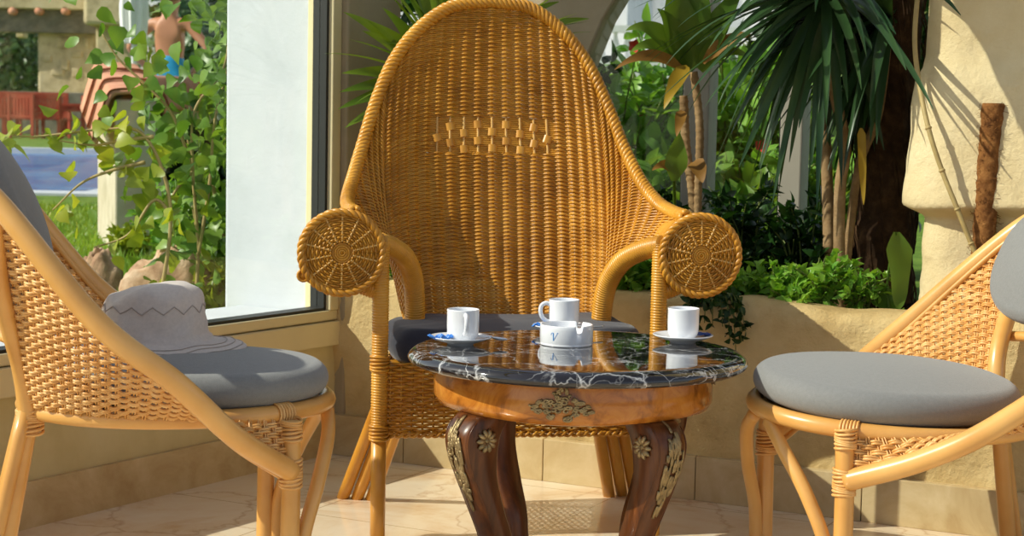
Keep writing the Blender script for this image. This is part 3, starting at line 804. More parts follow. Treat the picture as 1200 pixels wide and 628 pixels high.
back_pad(LC, LR, 'upright grey back cushion rising above the seat with the hat', -.318, .665, 68, .125, .17, .08, -.045)
back_pad(RC, RR, 'upright grey back cushion at the far right edge', -.325, .60, 66, .17, .12, .06)

# ------------------------------------------------------------------ sun hat
HP = at(182, 404, 3.03)
hat = thing('sun_hat', 'taupe cotton sun hat with wavy stitched crown lying on grey cushion', 'hat', (HP.x, HP.y, .432), math.radians(15))
prof = [(.156, -.008), (.152, -.004), (.135, .003), (.115, .008), (.100, .014), (.095, .028), (.091, .05), (.084, .076), (.072, .094), (.052, .105), (.026, .109), (.002, .108)]
seg = 80; a = np.arange(seg) * 2 * PI / seg; rows = []
def hatpt(r, z, q):
    x, y = r * 1.04 * math.cos(q), r * math.sin(q)
    w_ = .008 * fbm((x * 1.0, y, z), 14, 3)
    if r > .1: z += .004 * math.cos(2 * q + .6) * (r - .09) / .05
    else: z += .012 * fbm((x + 2, y, 0), 12, 2) * min(1, max(0, z - .05) / .04); 
    if z > .02:
        k = 1 + w_ / max(.03, r) * .9; x *= k; y *= k
    return (x, y, z + w_ * .5)
pr = catmull([(r, z, 0) for r, z in prof], 4)
for r, z, _ in pr: rows.append([hatpt(r, z, q) for q in a])
under = [hatpt(.156, -.010, q) for q in a]; under2 = [tuple(np.array(hatpt(.100, .006, q))) for q in a]
m = MB().grid([under2, under] + rows, closed_v=True); m.build('crown', 'hat', hat)
zg = MB(); pts = []
for i in range(241):
    q = i / 240 * 2 * PI; tri = abs((i / 8.0) % 2 - 1); z = .062 + .012 * tri; r = np.interp(z, [.05, .076, .094], [.091, .084, .072])
    p = np.array(hatpt(r, z, q)); p += np.array([math.cos(q), math.sin(q), .3]) * .0012; pts.append(p)
zg.tube(pts[:-1], .0011, 5, closed=True); zg.build('stitching', 'hat_band', hat)
bd = MB()
for rr_ in (.122, .136, .149):
    bd.tube([tuple(np.array(hatpt(rr_, float(np.interp(rr_, [.115, .135, .152], [.008, .003, -.004])), q)) + np.array([0, 0, .0012])) for q in a], .0008, 4, closed=True)
bd.build('brim_stitching', 'hat_band', hat)
# ================================================================== TABLE
TT = (.123, 3.10); TH = .43
tb = thing('coffee_table', 'round coffee table with veined black marble top and carved dark wooden legs', 'table', (.116, 3.10, 0), math.radians(-6))
prof = [(0.001, TH), (.27, TH), (.288, TH - .0005), (.298, TH - .003), (.306, TH - .008), (.3105, TH - .015), (.309, TH - .021), (.302, TH - .026), (.29, TH - .028), (.001, TH - .028)]
m = MB().lathe(prof, 128, (TT[0] - .116, 0, 0)); m.build('table_top', 'marble', tb)
# apron: gently bowed square drum with cut corners
def apron_r(q):
    k = 4; return .252 - .010 * (1 - math.cos(4 * q)) * .5
seg = 160; rows = []
zp = [(.0, TH - .028), (.0, TH - .045), (.003, TH - .055), (.003, TH - .085), (-.004, TH - .098), (-.03, TH - .104), (-.25, TH - .104)]
for d, z in zp:
    rows.append([((apron_r(q) + d) * math.cos(q), (apron_r(q) + d) * math.sin(q), z) for q in np.arange(seg) * 2 * PI / seg])
MB().grid(rows, closed_v=True).build('apron', 'burl', tb)
rng2 = random.Random(3)
def filigree(fn, n, r0=.0026):
    """scrolls and berries laid over a surface given by fn(a, b) -> point, normal"""
    m_ = MB()
    for k in range(n):
        a, b = rng2.uniform(-1, 1), rng2.uniform(-1, 1)
        if a * a + b * b > 1: continue
        s_ = rng2.choice((-1, 1)); ph_ = rng2.uniform(0, 6.3); pts = []
        for i in range(12):
            t = i / 11; rr_ = .22 * (1 - t * .8); an = ph_ + s_ * t * 5.5
            p, nn = fn(a + rr_ * .5 * math.cos(an), b + rr_ * math.sin(an)); pts.append(p + nn * (.002 + .002 * t))
        m_.tube(pts, np.linspace(r0, r0 * .5, 12), 6)
    return m_
for qc in (-PI / 2, PI / 2):
    def fn(a, b, qc=qc):
        q = qc + a * .22; sh_ = (1 - .55 * abs(a)); r = apron_r(q) + .003
        return np.array([r * math.cos(q), r * math.sin(q), TH - .068 + b * .022 * sh_]), np.array([math.cos(q), math.sin(q), 0])
    filigree(fn, 90).build('bronze_mount', 'bronze', tb)
for qc in (-PI / 4, PI / 4, .75 * PI, -.75 * PI):
    def fn(a, b, qc=qc):
        q = qc + PI / 4 + a * .06; r = apron_r(q) + .003
        return np.array([r * math.cos(q), r * math.sin(q), TH - .042 + b * .014 ]), np.array([math.cos(q), math.sin(q), 0])
    filigree(fn, 16).build('corner_mount', 'bronze', tb)
    # cabriole leg cut in the diagonal plane
    outer = catmull([(.235, .335, 0), (.262, .325, 0), (.283, .298, 0), (.282, .265, 0), (.262, .215, 0), (.232, .155, 0), (.208, .10, 0), (.198, .055, 0), (.205, .026, 0), (.226, .012, 0), (.236, .0, 0)], 5)
    inner = catmull([(.165, .335, 0), (.178, .325, 0), (.196, .305, 0), (.205, .275, 0), (.205, .22, 0), (.185, .155, 0), (.160, .10, 0), (.150, .055, 0), (.152, .026, 0), (.158, .012, 0), (.16, .0, 0)], 5)
    e = np.array([math.cos(qc), math.sin(qc), 0]); f_ = np.array([-math.sin(qc), math.cos(qc), 0])
    outer[:, 0] *= .94; inner[:, 0] *= .94; rows = []
    for (ro, z, _), (ri, z2, _) in zip(outer, inner):
        hw = .029 + .005 * max(0, (z - .22) / .1) - .006 * max(0, 1 - abs(z - .06) / .1)
        zz = np.array([0, 0, 1]); b_ = .005
        sec = [(ri, -hw + b_, z2), (ri + b_, -hw, z2), (ro - b_, -hw, z), (ro, -hw + b_, z), (ro + .0025, -hw * .5, z), (ro + .0025, hw * .5, z), (ro, hw - b_, z), (ro - b_, hw, z), (ri + b_, hw, z2), (ri, hw - b_, z2)]
        rows.append([e * r_ + f_ * t_ + zz * h_ for r_, t_, h_ in sec])
    lm = MB().grid(rows, closed_v=True); nl = len(rows[0])
    lm.G.append([i for i in range(nl)]); lm.G.append([(len(rows) - 1) * nl + i for i in range(nl)][::-1])
    lg = lm.build('leg', 'mahogany', tb)
    oz = outer[::-1, 1]; orr = outer[::-1, 0]
    def fl(a, b):
        z = .245 + a * .078; hw = .019 * (1 - .45 * max(0, -a)); r = float(np.interp(z, oz, orr)) + .002
        return e * r + f_ * b * hw + np.array([0, 0, z]), e
    def fl2(a, b): return fl(b, a)
    filigree(fl2, 80, .0028).build('acanthus_mount', 'bronze', lg)
    for sd_ in (-1, 1):
        ro_ = MB(); c = e * .226 + f_ * (.0335 * sd_) + np.array([0, 0, .288])
        for k in range(10):
            an = k * 2 * PI / 10; u_ = e * math.cos(an) + np.array([0, 0, math.sin(an)])
            ro_.tube([c + u_ * r_ + f_ * sd_ * (.001 + .0025 * math.sin(r_ / .022 * PI)) for r_ in np.linspace(.004, .022, 7)], np.array([.0015, .003, .0042, .0048, .0045, .0035, .001]), 8)
        ro_.tube([c - f_ * .002 * sd_, c + f_ * .003 * sd_, c + f_ * .005 * sd_], [.006, .006, .002], 10)
        ro_.build('rosette', 'bronze', lg)
        ln = MB(); ln.tube([e * (r_ - .003) + f_ * sd_ * (.0285 + .005 * max(0, (z - .22) / .1) - .006 * max(0, 1 - abs(z - .06) / .1)) + np.array([0, 0, z]) for r_, z, _ in outer[6:-8]], .0012, 6)
        ln.build('edge_bead', 'mahogany', lg)

# ------------------------------------------------------------------ crockery
def saucer(p, label):
    m_ = MB().lathe([(.001, .004), (.018, .004), (.020, .0), (.024, .0), (.026, .004), (.042, .008), (.055, .0135), (.0575, .0155), (.0565, .0165), (.054, .0155), (.041, .0105), (.026, .0065), (.001, .006)], 72)
    return solo(m_, 'saucer', 'porcelain', label, 'saucer', 'saucers on the marble table', loc=p)
def cup(p, az, label):
    c = thing('coffee_cup', label, 'cup', p, az, 'white coffee cups on the table')
    m_ = MB().lathe([(.001, .003), (.017, .003), (.019, .0), (.022, .0), (.0235, .004), (.0275, .010), (.0292, .016), (.0298, .03), (.0298, .056), (.0302, .0585), (.0296, .060), (.0284, .0595), (.0272, .057), (.0268, .03), (.0255, .014), (.018, .008), (.001, .0075)], 72)
    m_.build('bowl', 'porcelain', c)
    h = catmull([(.0285, 0, .050), (.036, 0, .0525), (.0445, 0, .048), (.047, 0, .038), (.044, 0, .026), (.036, 0, .0185), (.0285, 0, .0165)], 8)
    MB().tube(h, .0042, 12, ref=(0, 1, 0)).build('handle', 'porcelain', c)
    MB().lathe([(.001, .022), (.0262, .022)], 40, cap0=False).build('coffee', 'coffee', c)
    return c
def spot(px, py, z=TH, nudge=0):
    g = ground_at(px, py, z); return g
S1 = (-.092, 3.12, TH); S2 = (.100, 3.325, TH); S3 = (.327, 3.215, TH)
saucer(S1, 'white saucer at the left, a crumpled blue wrapper on its rim')
saucer(S2, 'white saucer behind the ashtray')
saucer(S3, 'white saucer at the right edge of the marble table')
cup((S1[0] + .004, S1[1], TH + .0065), math.radians(-80), 'white coffee cup whose handle points at the viewer')
cup((S2[0] + .004, S2[1], TH + .0065), math.radians(188), 'white coffee cup standing behind the ashtray, handle to the left')
cup((S3[0], S3[1], TH + .0065), math.radians(60), 'white coffee cup nearest the stone pillar, handle hidden')
# ashtray with a notch and a blue italic V
AT = thing('ashtray', 'round white ashtray with a blue letter V on its side', 'ashtray', (.104, 3.155, TH), 0)
seg = 120; prof = [(.001, .001), (.046, .001), (.0485, .0), (.0492, .003), (.0485, .004), (.0495, .006), (.0497, .030), (.0497, .0365), (.0488, .0385), (.047, .0385), (.0458, .0365), (.0455, .014), (.040, .010), (.001, .010)]
rows = []; notches = (math.radians(-63), math.radians(57), math.radians(177))
for r, z in prof:
    row = []
    for q in np.arange(seg) * 2 * PI / seg:
        zz = z
        if z > .028:
            for nq in notches:
                d = abs((q - nq + PI) % (2 * PI) - PI) * .049
                if d < .0062: zz = min(zz, .0255 + .004 * (d / .0062) ** 4)
        row.append((r * math.cos(q), r * math.sin(q), zz))
    rows.append(row)
MB().grid(rows, closed_v=True).build('bowl', 'porcelain', AT)
def on_wall(x, z, q0, r=.0500): q = q0 + x / r; return (r * math.cos(q), r * math.sin(q), z)
def stroke(m_, pts, widths, q0):
    P_ = np.array(pts, float); T_ = norm(np.gradient(P_, axis=0)); Nn = np.stack([-T_[:, 1], T_[:, 0]], -1); wd = np.array(widths)[:, None] / 2
    a_, b_ = P_ + Nn * wd, P_ - Nn * wd
    rows_ = [[on_wall(*p, q0, rr_) for p in arr] for arr, rr_ in ((a_, .0496), (a_, .0501), (b_, .0501), (b_, .0496))]
    m_.grid(np.array(rows_).transpose(1, 0, 2))
q0 = math.radians(-118); V_ = MB()
sl_ = lambda x, z: (x + .22 * (z - .019), z)
li = lambda a_, b_, n_=8: [sl_(a_[0] + (b_[0] - a_[0]) * i / (n_ - 1), a_[1] + (b_[1] - a_[1]) * i / (n_ - 1)) for i in range(n_)]
stroke(V_, li((-.0042, .0262), (-.0006, .0120)), np.linspace(.0019, .0014, 8), q0)
stroke(V_, li((-.0006, .0120), (.0044, .0262)), np.linspace(.0006, .0006, 8), q0)
stroke(V_, [sl_(-.0082 + .0005 * 0, .0225), sl_(-.0080, .0245), sl_(-.0068, .0262), sl_(-.0054, .0266), sl_(-.0040, .0258)], [.0011, .0009, .0008, .0009, .0014], q0)
stroke(V_, [sl_(.0030, .0264), sl_(.0044, .0266), sl_(.0060, .0262)], [.0007, .0008, .0007], q0)
V_.build('letter', 'blue_print', AT)

def crumple(p, size, mat, label, name, rz, seed, flat=.5, fold=1.0):
    r_ = random.Random(seed); n_ = 9; rows_ = []
    for side in (1, -1):
        for i in range(n_):
            rw = []
            for j in range(n_):
                x, y = (i / (n_ - 1) - .5) * size[0], (j / (n_ - 1) - .5) * size[1]
                z = .0035 + fold * (.0028 * math.sin(i * 1.7 + seed) + .0024 * math.cos(j * 2.1 + i + seed) + .0015 * r_.uniform(-1, 1))
                edge_ = min(i, j, n_ - 1 - i, n_ - 1 - j)
                th = .0012 if edge_ else .0002
                rw.append((x + fold * .001 * math.sin(j * 2.2), y + fold * .001 * math.cos(i * 2.0), max(.0002, z + side * th) + size[2]))
            rows_.append(rw)
    r_.seed(seed)
    m_ = MB(); top = rows_[:n_]; bot = rows_[n_:]
    for k in range(n_):
        for j in range(n_): bot[k][j] = (top[k][j][0], top[k][j][1], top[k][j][2] - (.0022 if 0 < k < n_ - 1 and 0 < j < n_ - 1 else .0004))
    m_.grid(top); m_.grid([b_[::-1] for b_ in bot])
    o_ = solo(m_, name, mat, label, 'wrapper', smooth=False); o_.location = p; o_.rotation_euler = (0, 0, rz); return o_
crumple((S1[0] - .036, S1[1] - .022, TH + .013), (.042, .022, 0), 'blue_paper', 'crumpled bright blue sugar wrapper on the left saucer', 'sugar_wrapper', .35, 1)
crumple((S2[0] - .041, S2[1] - .014, TH + .013), (.034, .022, 0), 'blue_paper', 'folded blue sugar wrapper on the saucer behind the ashtray', 'sugar_wrapper', -.2, 4, fold=.6)
crumple((S3[0] + .034, S3[1] + .010, TH + .013), (.036, .026, 0), 'navy_paper', 'dark blue sugar sachet behind the right cup', 'sugar_sachet', .2, 6, fold=.35)
def spoon(p, rz, label, tilt=0, mat='steel'):
    m_ = MB(); path = [(x, 0, z) for x, z in ((-.045, .004), (-.03, .003), (-.01, .0025), (.01, .003), (.022, .0045))]
    m_.tube(catmull(path, 5), .0016, 8)
    rows_ = []
    for t in np.linspace(0, PI, 9):
        rows_.append([(.036 - .015 * math.cos(t), .0095 * math.sin(t) * y_, .004 - .004 * math.sin(t) * (1 - y_ * y_)) for y_ in np.linspace(-1, 1, 9)])
    m_.grid(rows_); m_.grid([[(x, y, z - .0008) for x, y, z in r_] for r_ in rows_])
    o_ = solo(m_, 'teaspoon', mat, label, 'spoon'); o_.location = p; o_.rotation_euler = (0, math.radians(tilt), rz); return o_
spoon((S1[0] + .036, S1[1] + .001, TH + .0145), math.radians(-8), 'pale teaspoon on the saucer with the crumpled blue wrapper', 6, 'porcelain')
spoon((S2[0] + .040, S2[1] - .022, TH + .0145), math.radians(205), 'steel teaspoon on the saucer behind the ashtray', -4)
# ================================================================== PLANTS
OV_T = np.array([0, .18, .42, .7, .9, 1.0]); OV_W = np.array([.04, .36, .5, .36, .14, .01])
HE_T = np.array([0, .06, .28, .55, .82, 1.0]); HE_W = np.array([.10, .42, .56, .44, .16, .01])
LA_T = np.array([0, .15, .4, .7, .9, 1.0]); LA_W = np.array([.25, .42, .5, .36, .16, .01])
def leaves(mb, base, d, n, L, W, shape='ov', fold=.3, curl=.35):
    t, w_ = {'ov': (OV_T, OV_W), 'he': (HE_T, HE_W), 'la': (LA_T, LA_W)}[shape]
    base = np.asarray(base, float); d = norm(np.asarray(d, float)); n = np.asarray(n, float)
    n = norm(n - d * (n * d).sum(1, keepdims=True)); s = np.cross(d, n)
    L = np.broadcast_to(L, (len(base),)).astype(float); W = np.broadcast_to(W, (len(base),)).astype(float)
    k = len(t); c = base[:, None] + d[:, None] * (L[:, None] * t)[..., None] - n[:, None] * (curl * L[:, None] * t ** 2)[..., None]
    sw = (W[:, None] * w_)[..., None]; lift = n[:, None] * sw * fold
    V = np.stack([c - s[:, None] * sw + lift, c, c + s[:, None] * sw + lift], 2)      # (N,k,3,3)
    idx = np.arange(len(base) * k * 3).reshape(len(base), k, 3)
    q = np.stack([idx[:, :-1, :-1], idx[:, 1:, :-1], idx[:, 1:, 1:], idx[:, :-1, 1:]], -1).reshape(-1, 4)
    mb.add(V.reshape(-1, 3), q); return mb
def rdir(n, up=0.0):
    v = rng.normal(size=(n, 3)); v[:, 2] += up; return norm(v)
def blade(mb, p0, d, L, W, droop, n=12, nrm=(0, 0, 1), fold=.35, taper=.16):
    """long strap leaf, bending down under its own weight"""
    p = np.array(p0, float); d = np.array(d, float); d /= np.linalg.norm(d); pts = [p.copy()]; ds = [d.copy()]
    for i in range(n):
        p = p + d * L / n; d = d + np.array([0, 0, -droop / n]) * (0.4 + 1.2 * i / n); d /= np.linalg.norm(d); pts.append(p.copy()); ds.append(d.copy())
    pts = np.array(pts); ds = np.array(ds); up_ = np.array(nrm, float)
    s = norm(np.cross(ds, up_) + 1e-6); nn = np.cross(s, ds)
    t = np.linspace(0, 1, n + 1); w_ = W * np.minimum(1, .55 + t / taper * .45) * np.clip((1 - t) / .55, 0, 1) ** .75 / 2 + .0004
    P_ = np.stack([pts - s * w_[:, None] + nn * (w_ * fold)[:, None], pts, pts + s * w_[:, None] + nn * (w_ * fold)[:, None]], 1)
    return mb.grid(P_)
def leaf_to(mb, a, b, W, sag=.1, n=14, face=(0, -1, .4), taper=.3):
    """one broad leaf from a to b, arched by sag"""
    a, b = np.array(a, float), np.array(b, float); t = np.linspace(0, 1, n)[:, None]; L = np.linalg.norm(b - a)
    P_ = a + (b - a) * t + np.array([0, 0, 1]) * (4 * sag * L * t * (1 - t)); T_ = norm(np.gradient(P_, axis=0))
    s = norm(np.cross(T_, np.array(face, float))); nn = np.cross(s, T_); tt = t[:, 0]
    w_ = (W / 2 * np.clip(tt / taper + .25, 0, 1) * np.clip((1 - tt) / .5, 0, 1) ** .7 + .0005)[:, None]
    wob = .08 * W * np.sin(tt * 9)[:, None]
    return mb.grid(np.stack([P_ - s * w_ + nn * (w_ * .3 + wob), P_, P_ + s * w_ + nn * (w_ * .3 - wob)], 1))
SOIL = .41
def clear(o_, p0, d, L, m=.03):
    """false when a leaf would run into the pillar or the corner wall"""
    d = np.array(d, float) / np.linalg.norm(d)
    for k in (.5, .8, 1.0):
        p = Vector(np.array(o_) + np.array(p0) + d * L * k - np.array([0, 0, .12 * L * k * k]))
        q = p - K; a, b = q.dot(DB), -q.dot(NB)
        if a > -.07 - m and -.09 - m < b < .55: return False
        if (p - C0).dot(NL) < .045 and (p - C0).dot(DL) > -.3: return False
    return True

def bush(name, label, cat, base, h, r, nst, per, leaf, lmat, group=None, wr=.5, shape='ov', smat='green_stem', up=.5, spread=1.0, flower=None, floppy=.35):
    """leafy plant: arching stems with leaves all along them"""
    t_ = thing(name, label, cat, tuple(base), 0, group); fo, st = MB(), MB(); tips = []
    for k in range(nst):
        a = rng.uniform(0, 2 * PI); q = math.sqrt(rng.uniform(.0, 1)) * r; hh = h * rng.uniform(.55, 1.0) * (1 - .35 * (q / r) ** 2)
        p0 = np.array([rng.normal() * r * .12, rng.normal() * r * .12, 0.0]); p2 = np.array([q * math.cos(a) * spread, q * math.sin(a) * spread, hh])
        p1 = p0 * .5 + p2 * .5 + np.array([0, 0, hh * .22]); pts = catmull([p0, p1, p2], 7); st.tube(pts, np.linspace(.0035, .0012, len(pts)) * max(1, h / .35) ** .5, 5)
        tt = np.sort(rng.uniform(.18, 1.0, per)); ii = np.clip((tt * (len(pts) - 1)).astype(int), 0, len(pts) - 1)
        d = rdir(per, .25) * .8 + norm(pts[ii] - p0) * .5; n_ = rdir(per, 1.6)
        leaves(fo, pts[ii] + rng.normal(size=(per, 3)) * r * .06, d, n_, leaf * rng.uniform(.6, 1.15, per), leaf * wr * rng.uniform(.8, 1.2, per) * 2 * .5, shape, .3, floppy)
        tips.append(pts[-1])
    for v_ in fo.V + st.V: v_[:, 2] = np.maximum(v_[:, 2], .002)
    st.build('stems', smat, t_); fo.build('foliage', lmat, t_)
    if flower:
        col_, cnt, sz = flower
        for k in range(cnt):
            c = tips[k % len(tips)] + rng.normal(size=3) * r * .1 + np.array([0, -.03, .01])
            fm = MB(); m5 = 5; aa = np.arange(m5) * 2 * PI / m5
            d = np.stack([np.cos(aa), -.4 + 0 * aa, np.sin(aa)], -1); leaves(fm, np.repeat(c[None], m5, 0), d, np.repeat(np.array([[0, -1., 0]]), m5, 0), sz, sz * .9, 'he', .2, -.2)
            fm.build('flower', col_, t_)
    return t_

# strappy dracaena behind the tall chair
c0 = at(525, 112, 4.24)
t_ = thing('dracaena', 'strappy green dracaena behind the tall wicker chair', 'plant', (c0.x, c0.y, SOIL)); hz = c0.z - SOIL
st = MB().tube(catmull([(0.02, 0, -.02), (.01, 0, hz * .5), (0, 0, hz), (0, 0, hz + .06)], 8), .014, 10); st.build('stem', 'stem_brown', t_)
fo = MB()
for k in range(78):
    a = k * 2.399; el = rng.uniform(-.35, 1.25)
    dv = (math.cos(a) * math.cos(el), math.sin(a) * math.cos(el) * .55 - .1, math.sin(el) + .2)
    if clear((c0.x, c0.y, SOIL), (0, 0, hz), dv, .38): blade(fo, (0, 0, hz + .05 * math.sin(el)), dv, rng.uniform(.26, .40), rng.uniform(.018, .028), rng.uniform(.3, 1.0))
for px, py in ((402, 14), (400, 86), (424, 36), (398, 108), (404, 150), (448, 9), (396, 128), (430, 24)):
    b = at(px, py, 4.12) - Vector((c0.x, c0.y, SOIL)); leaf_to(fo, (-.01, 0, hz + .02), b, .036, .06, face=(.1, -1, .25), taper=.12)
for px, py in ((485, -30), (520, -50), (560, -40), (600, -30), (655, 2), (690, 22), (540, -15), (640, -20)):
    b = at(px, py, 4.22) - Vector((c0.x, c0.y, SOIL)); leaf_to(fo, (0.0, 0, hz + .05), b, .03, .08, face=(0, -1, .5), taper=.12)
fo.build('foliage', 'leaf_palm', t_)

# corn plant with two ringed stems
c0 = at(812, 84, 4.16); rt_ = Vector((at(818, 300, 4.16).x, c0.y, SOIL))
t_ = thing('corn_plant', 'corn plant with broad leaves and two ringed stems', 'plant', tuple(rt_))
R0 = Vector(rt_)
def rel(px, py, Y): return np.array(at(px, py, Y) - R0)
def ringed(pts, r):
    P_ = resample(catmull(pts, 10), 140); return MB().tube(P_, r * (1 + .16 * (np.arange(140) % 5 == 0)), 12)
ringed([(0, 0, -.02), rel(818, 230, 4.16), rel(820, 150, 4.16), rel(813, 84, 4.16)], .0095).build('stem', 'stem_brown', t_)
ringed([(-.03, .02, -.02), rel(812, 250, 4.17), rel(804, 170, 4.18), rel(801, 112, 4.18)], .0105).build('stem', 'stem_brown', t_)
g_, d_, y_ = MB(), MB(), MB()
for a, b, W, sg in (((806, 80), (786, -30), .085, .0), ((812, 80), (812, -60), .08, .02), ((806, 84), (733, 36), .045, .22), ((818, 78), (868, -10), .06, .08), ((800, 86), (738, 62), .035, .25),
                    ((820, 82), (850, 40), .035, .1), ((808, 82), (770, 10), .05, .1), ((822, 84), (876, 66), .03, .2)):
    leaf_to(g_, rel(*a, 4.15), rel(*b, 4.08), W, sg, taper=.35)
leaf_to(g_, rel(790, 212, 4.10), rel(796, 156, 4.08), .052, .0, taper=.4)
g_.tube([rel(790, 212, 4.10), rel(791, 260, 4.12), rel(796, 330, 4.14)], .004, 6)
g_.build('foliage', 'leaf_corn', t_)
for a, b, W, sg in (((804, 86), (720, 82), .034, .2), ((824, 74), (882, 42), .036, .15), ((796, 206), (764, 200), .03, .2), ((812, 190), (824, 214), .05, .1), ((800, 130), (793, 160), .03, .1)):
    leaf_to(MB(), rel(*a, 4.12), rel(*b, 4.06), W * .85, sg).build('dry_leaf', 'leaf_dry', t_)
leaf_to(y_, rel(806, 78, 4.12), rel(778, 128, 4.06), .036, .12); y_.build('yellow_leaf', 'leaf_yellow', t_)

# yucca with long drooping sword leaves
c0 = at(968, -8, 3.98); base = at(986, 310, 4.02); R0 = Vector((base.x, base.y, SOIL))
t_ = thing('yucca', 'tall yucca with long dark sword leaves and pale forked stems', 'plant', tuple(R0))
MB().tube(catmull([(0, 0, -.02), rel(984, 230, 4.02), rel(990, 170, 4.02), rel(975, 90, 4.0), rel(968, -8, 3.98)], 10), .014, 10).build('stem', 'stem_brown', t_)
MB().tube(catmull([(.012, .03, -.02), rel(997, 260, 4.05), rel(1008, 190, 4.05), rel(1030, 130, 4.05), rel(1042, 30, 4.06)], 10), .0105, 10).build('stem', 'stem_brown', t_)
fo = MB(); cc = rel(968, -8, 3.98)
for px, py, W in ((866, 196, .026), (880, 150, .028), (905, 238, .024), (936, 150, .026), (958, 118, .032), (1004, 120, .03), (1036, 176, .026), (1062, 82, .032), (1094, 128, .024), (1126, 18, .026), (850, 120, .026), (840, 60, .026),
                  (912, 110, .03), (985, 190, .026), (1012, 190, .026), (890, 200, .022), (925, 190, .024), (948, 205, .022), (868, 92, .028), (884, 56, .03), (1050, 40, .028), (972, 160, .026), (1022, 60, .03), (900, 170, .024), (855, 160, .02)):
    leaf_to(fo, cc + rng.normal(size=3) * .015, rel(px, py, rng.uniform(3.80, 4.12) if px < 1045 else 3.52), W * .9, rng.uniform(.05, .16), n=16, face=(rng.uniform(-.5, .5), -1, .4), taper=.1)
for k in range(120):
    a = rng.uniform(0, 2 * PI); el = rng.uniform(-1.1, .7)
    dv = (math.cos(a) * math.cos(el), math.sin(a) * math.cos(el) * .7, math.sin(el))
    if clear(R0, cc, dv, .5): blade(fo, cc, dv, rng.uniform(.34, .52), .023, rng.uniform(.5, 1.3))
c2 = rel(1042, 20, 4.06)
for k in range(170):
    a = rng.uniform(0, 2 * PI); el = rng.uniform(-1.2, .6)
    dv = (math.cos(a) * math.cos(el), math.sin(a) * math.cos(el) * .6, math.sin(el))
    if clear(R0, c2, dv, .4): blade(fo, c2, dv, rng.uniform(.24, .42), .026, rng.uniform(.5, 1.2))
# a taller head of the same plant, above the picture, that shades the pillar
hp = np.array(Vector((.56, 3.62, 1.46)) - R0)
MB().tube(catmull([(-.012, .05, -.02), (-.04, .12, .5), hp * np.array([1, 1, .9]) + np.array([.0, .16, 0]), hp], 10), .014, 10).build('stem', 'stem_brown', t_)
for k in range(60):
    a = rng.uniform(0, 2 * PI); el = rng.uniform(-.9, 1.0)
    dv = (math.cos(a) * math.cos(el), math.sin(a) * math.cos(el), math.sin(el))
    if clear(R0, hp, dv, .45): blade(fo, hp, dv, rng.uniform(.34, .46), .042, rng.uniform(.5, 1.2))
fo.build('foliage', 'leaf_yucca', t_)
y_ = MB(); leaf_to(y_, rel(1009, 150, 3.96), rel(1012, 240, 3.95), .018, .0, taper=.1); y_.build('yellow_leaf', 'leaf_yellow', t_)

# thick fibrous palm trunk beside the pillar
b0 = at(1034, 300, 4.14); t_ = thing('palm_trunk', 'thick dark fibrous palm trunk beside the stone pillar', 'tree', (b0.x, b0.y, SOIL))
rows = []; seg = 40
for i, z in enumerate(np.linspace(-.03, 1.5, 90)):
    rows.append([((.070 + .012 * fbm((math.cos(a), math.sin(a), z * 6), 2.5, 4) + .006 * ((i % 7) / 7) - .006 * z) * math.cos(a), (.070 + .012 * fbm((math.cos(a), math.sin(a), z * 6), 2.5, 4) + .006 * ((i % 7) / 7) - .006 * z) * math.sin(a), z) for a in np.arange(seg) * 2 * PI / seg])
tk = MB().grid(rows, closed_v=True); tk.build('trunk', 'bark', t_)
fb = MB()
for k in range(240):
    a = rng.uniform(0, 2 * PI); z = rng.uniform(0, 1.2); r_ = .072
    fb.tube(catmull([(r_ * math.cos(a), r_ * math.sin(a), z), ((r_ + .012) * math.cos(a + .1), (r_ + .012) * math.sin(a + .1), z - .05), ((r_ + .006) * math.cos(a + .2), (r_ + .006) * math.sin(a + .2), z - .11)], 4), .0016, 4)
fb.build('fibre', 'bark', t_)
# strap leaf plant at the foot of the pillar
b0 = at(1044, 365, 3.80); R0 = Vector((b0.x, b0.y, SOIL))
t_ = thing('aspidistra', 'broad upright dark green leaf at the foot of the stone pillar', 'plant', tuple(R0)); fo = MB()
leaf_to(fo, rel(1050, 272, 3.80), rel(1053, 364, 3.77), .066, .0, face=(.5, -1, 0), taper=.3)
fo.tube(catmull([(0, 0, 0), rel(1040, 330, 3.81), rel(1050, 272, 3.80)], 6), .003, 6)
leaf_to(fo, (0, 0, .0), rel(1058, 364, 3.74), .035, .15, face=(0, -.3, 1)); leaf_to(fo, (0, 0, .01), rel(1030, 330, 3.84), .045, .05)
fo.build('foliage', 'leaf_corn', t_)
# liana and coco pole against the pillar
lp = [at(1078, -30, 3.72), at(1072, 40, 3.70), at(1076, 90, 3.68), at(1088, 150, 3.62), at(1104, 200, 3.60), at(1122, 245, 3.58), at(1138, 285, 3.575), at(1152, 318, 3.57), at(1156, 345, 3.575)]
lv = MB().tube(catmull(lp, 10), .0055, 10)
for k in (3, 4, 5, 6):
    p = np.array(lp[k]); lv.tube([p + (np.array(lp[k + 1]) - p) * t for t in (-.04, 0, .04)], [.0055, .0078, .0055], 10)
solo(lv, 'liana', 'vine_stem', 'bare pale liana hanging down across the stone pillar', 'vine')
pb, pt = at(1147, 352, 3.60), at(1164, 121, 3.60); n_ = 70; rows = []
pb.z = .455
for i in range(n_):
    t = i / (n_ - 1); c = np.array(pb + (pt - pb) * t)
    rows.append([c + np.array([math.cos(a), math.sin(a), 0]) * (.0235 + .0035 * fbm((math.cos(a), math.sin(a), t * 14), 2.2, 4)) * (1 if 0 < i < n_ - 1 else .93) for a in np.arange(28) * 2 * PI / 28])
pm = MB().grid(rows, closed_v=True); pm.G.append(list(range(28))[::-1]); pm.G.append(list(range((n_ - 1) * 28, n_ * 28)))
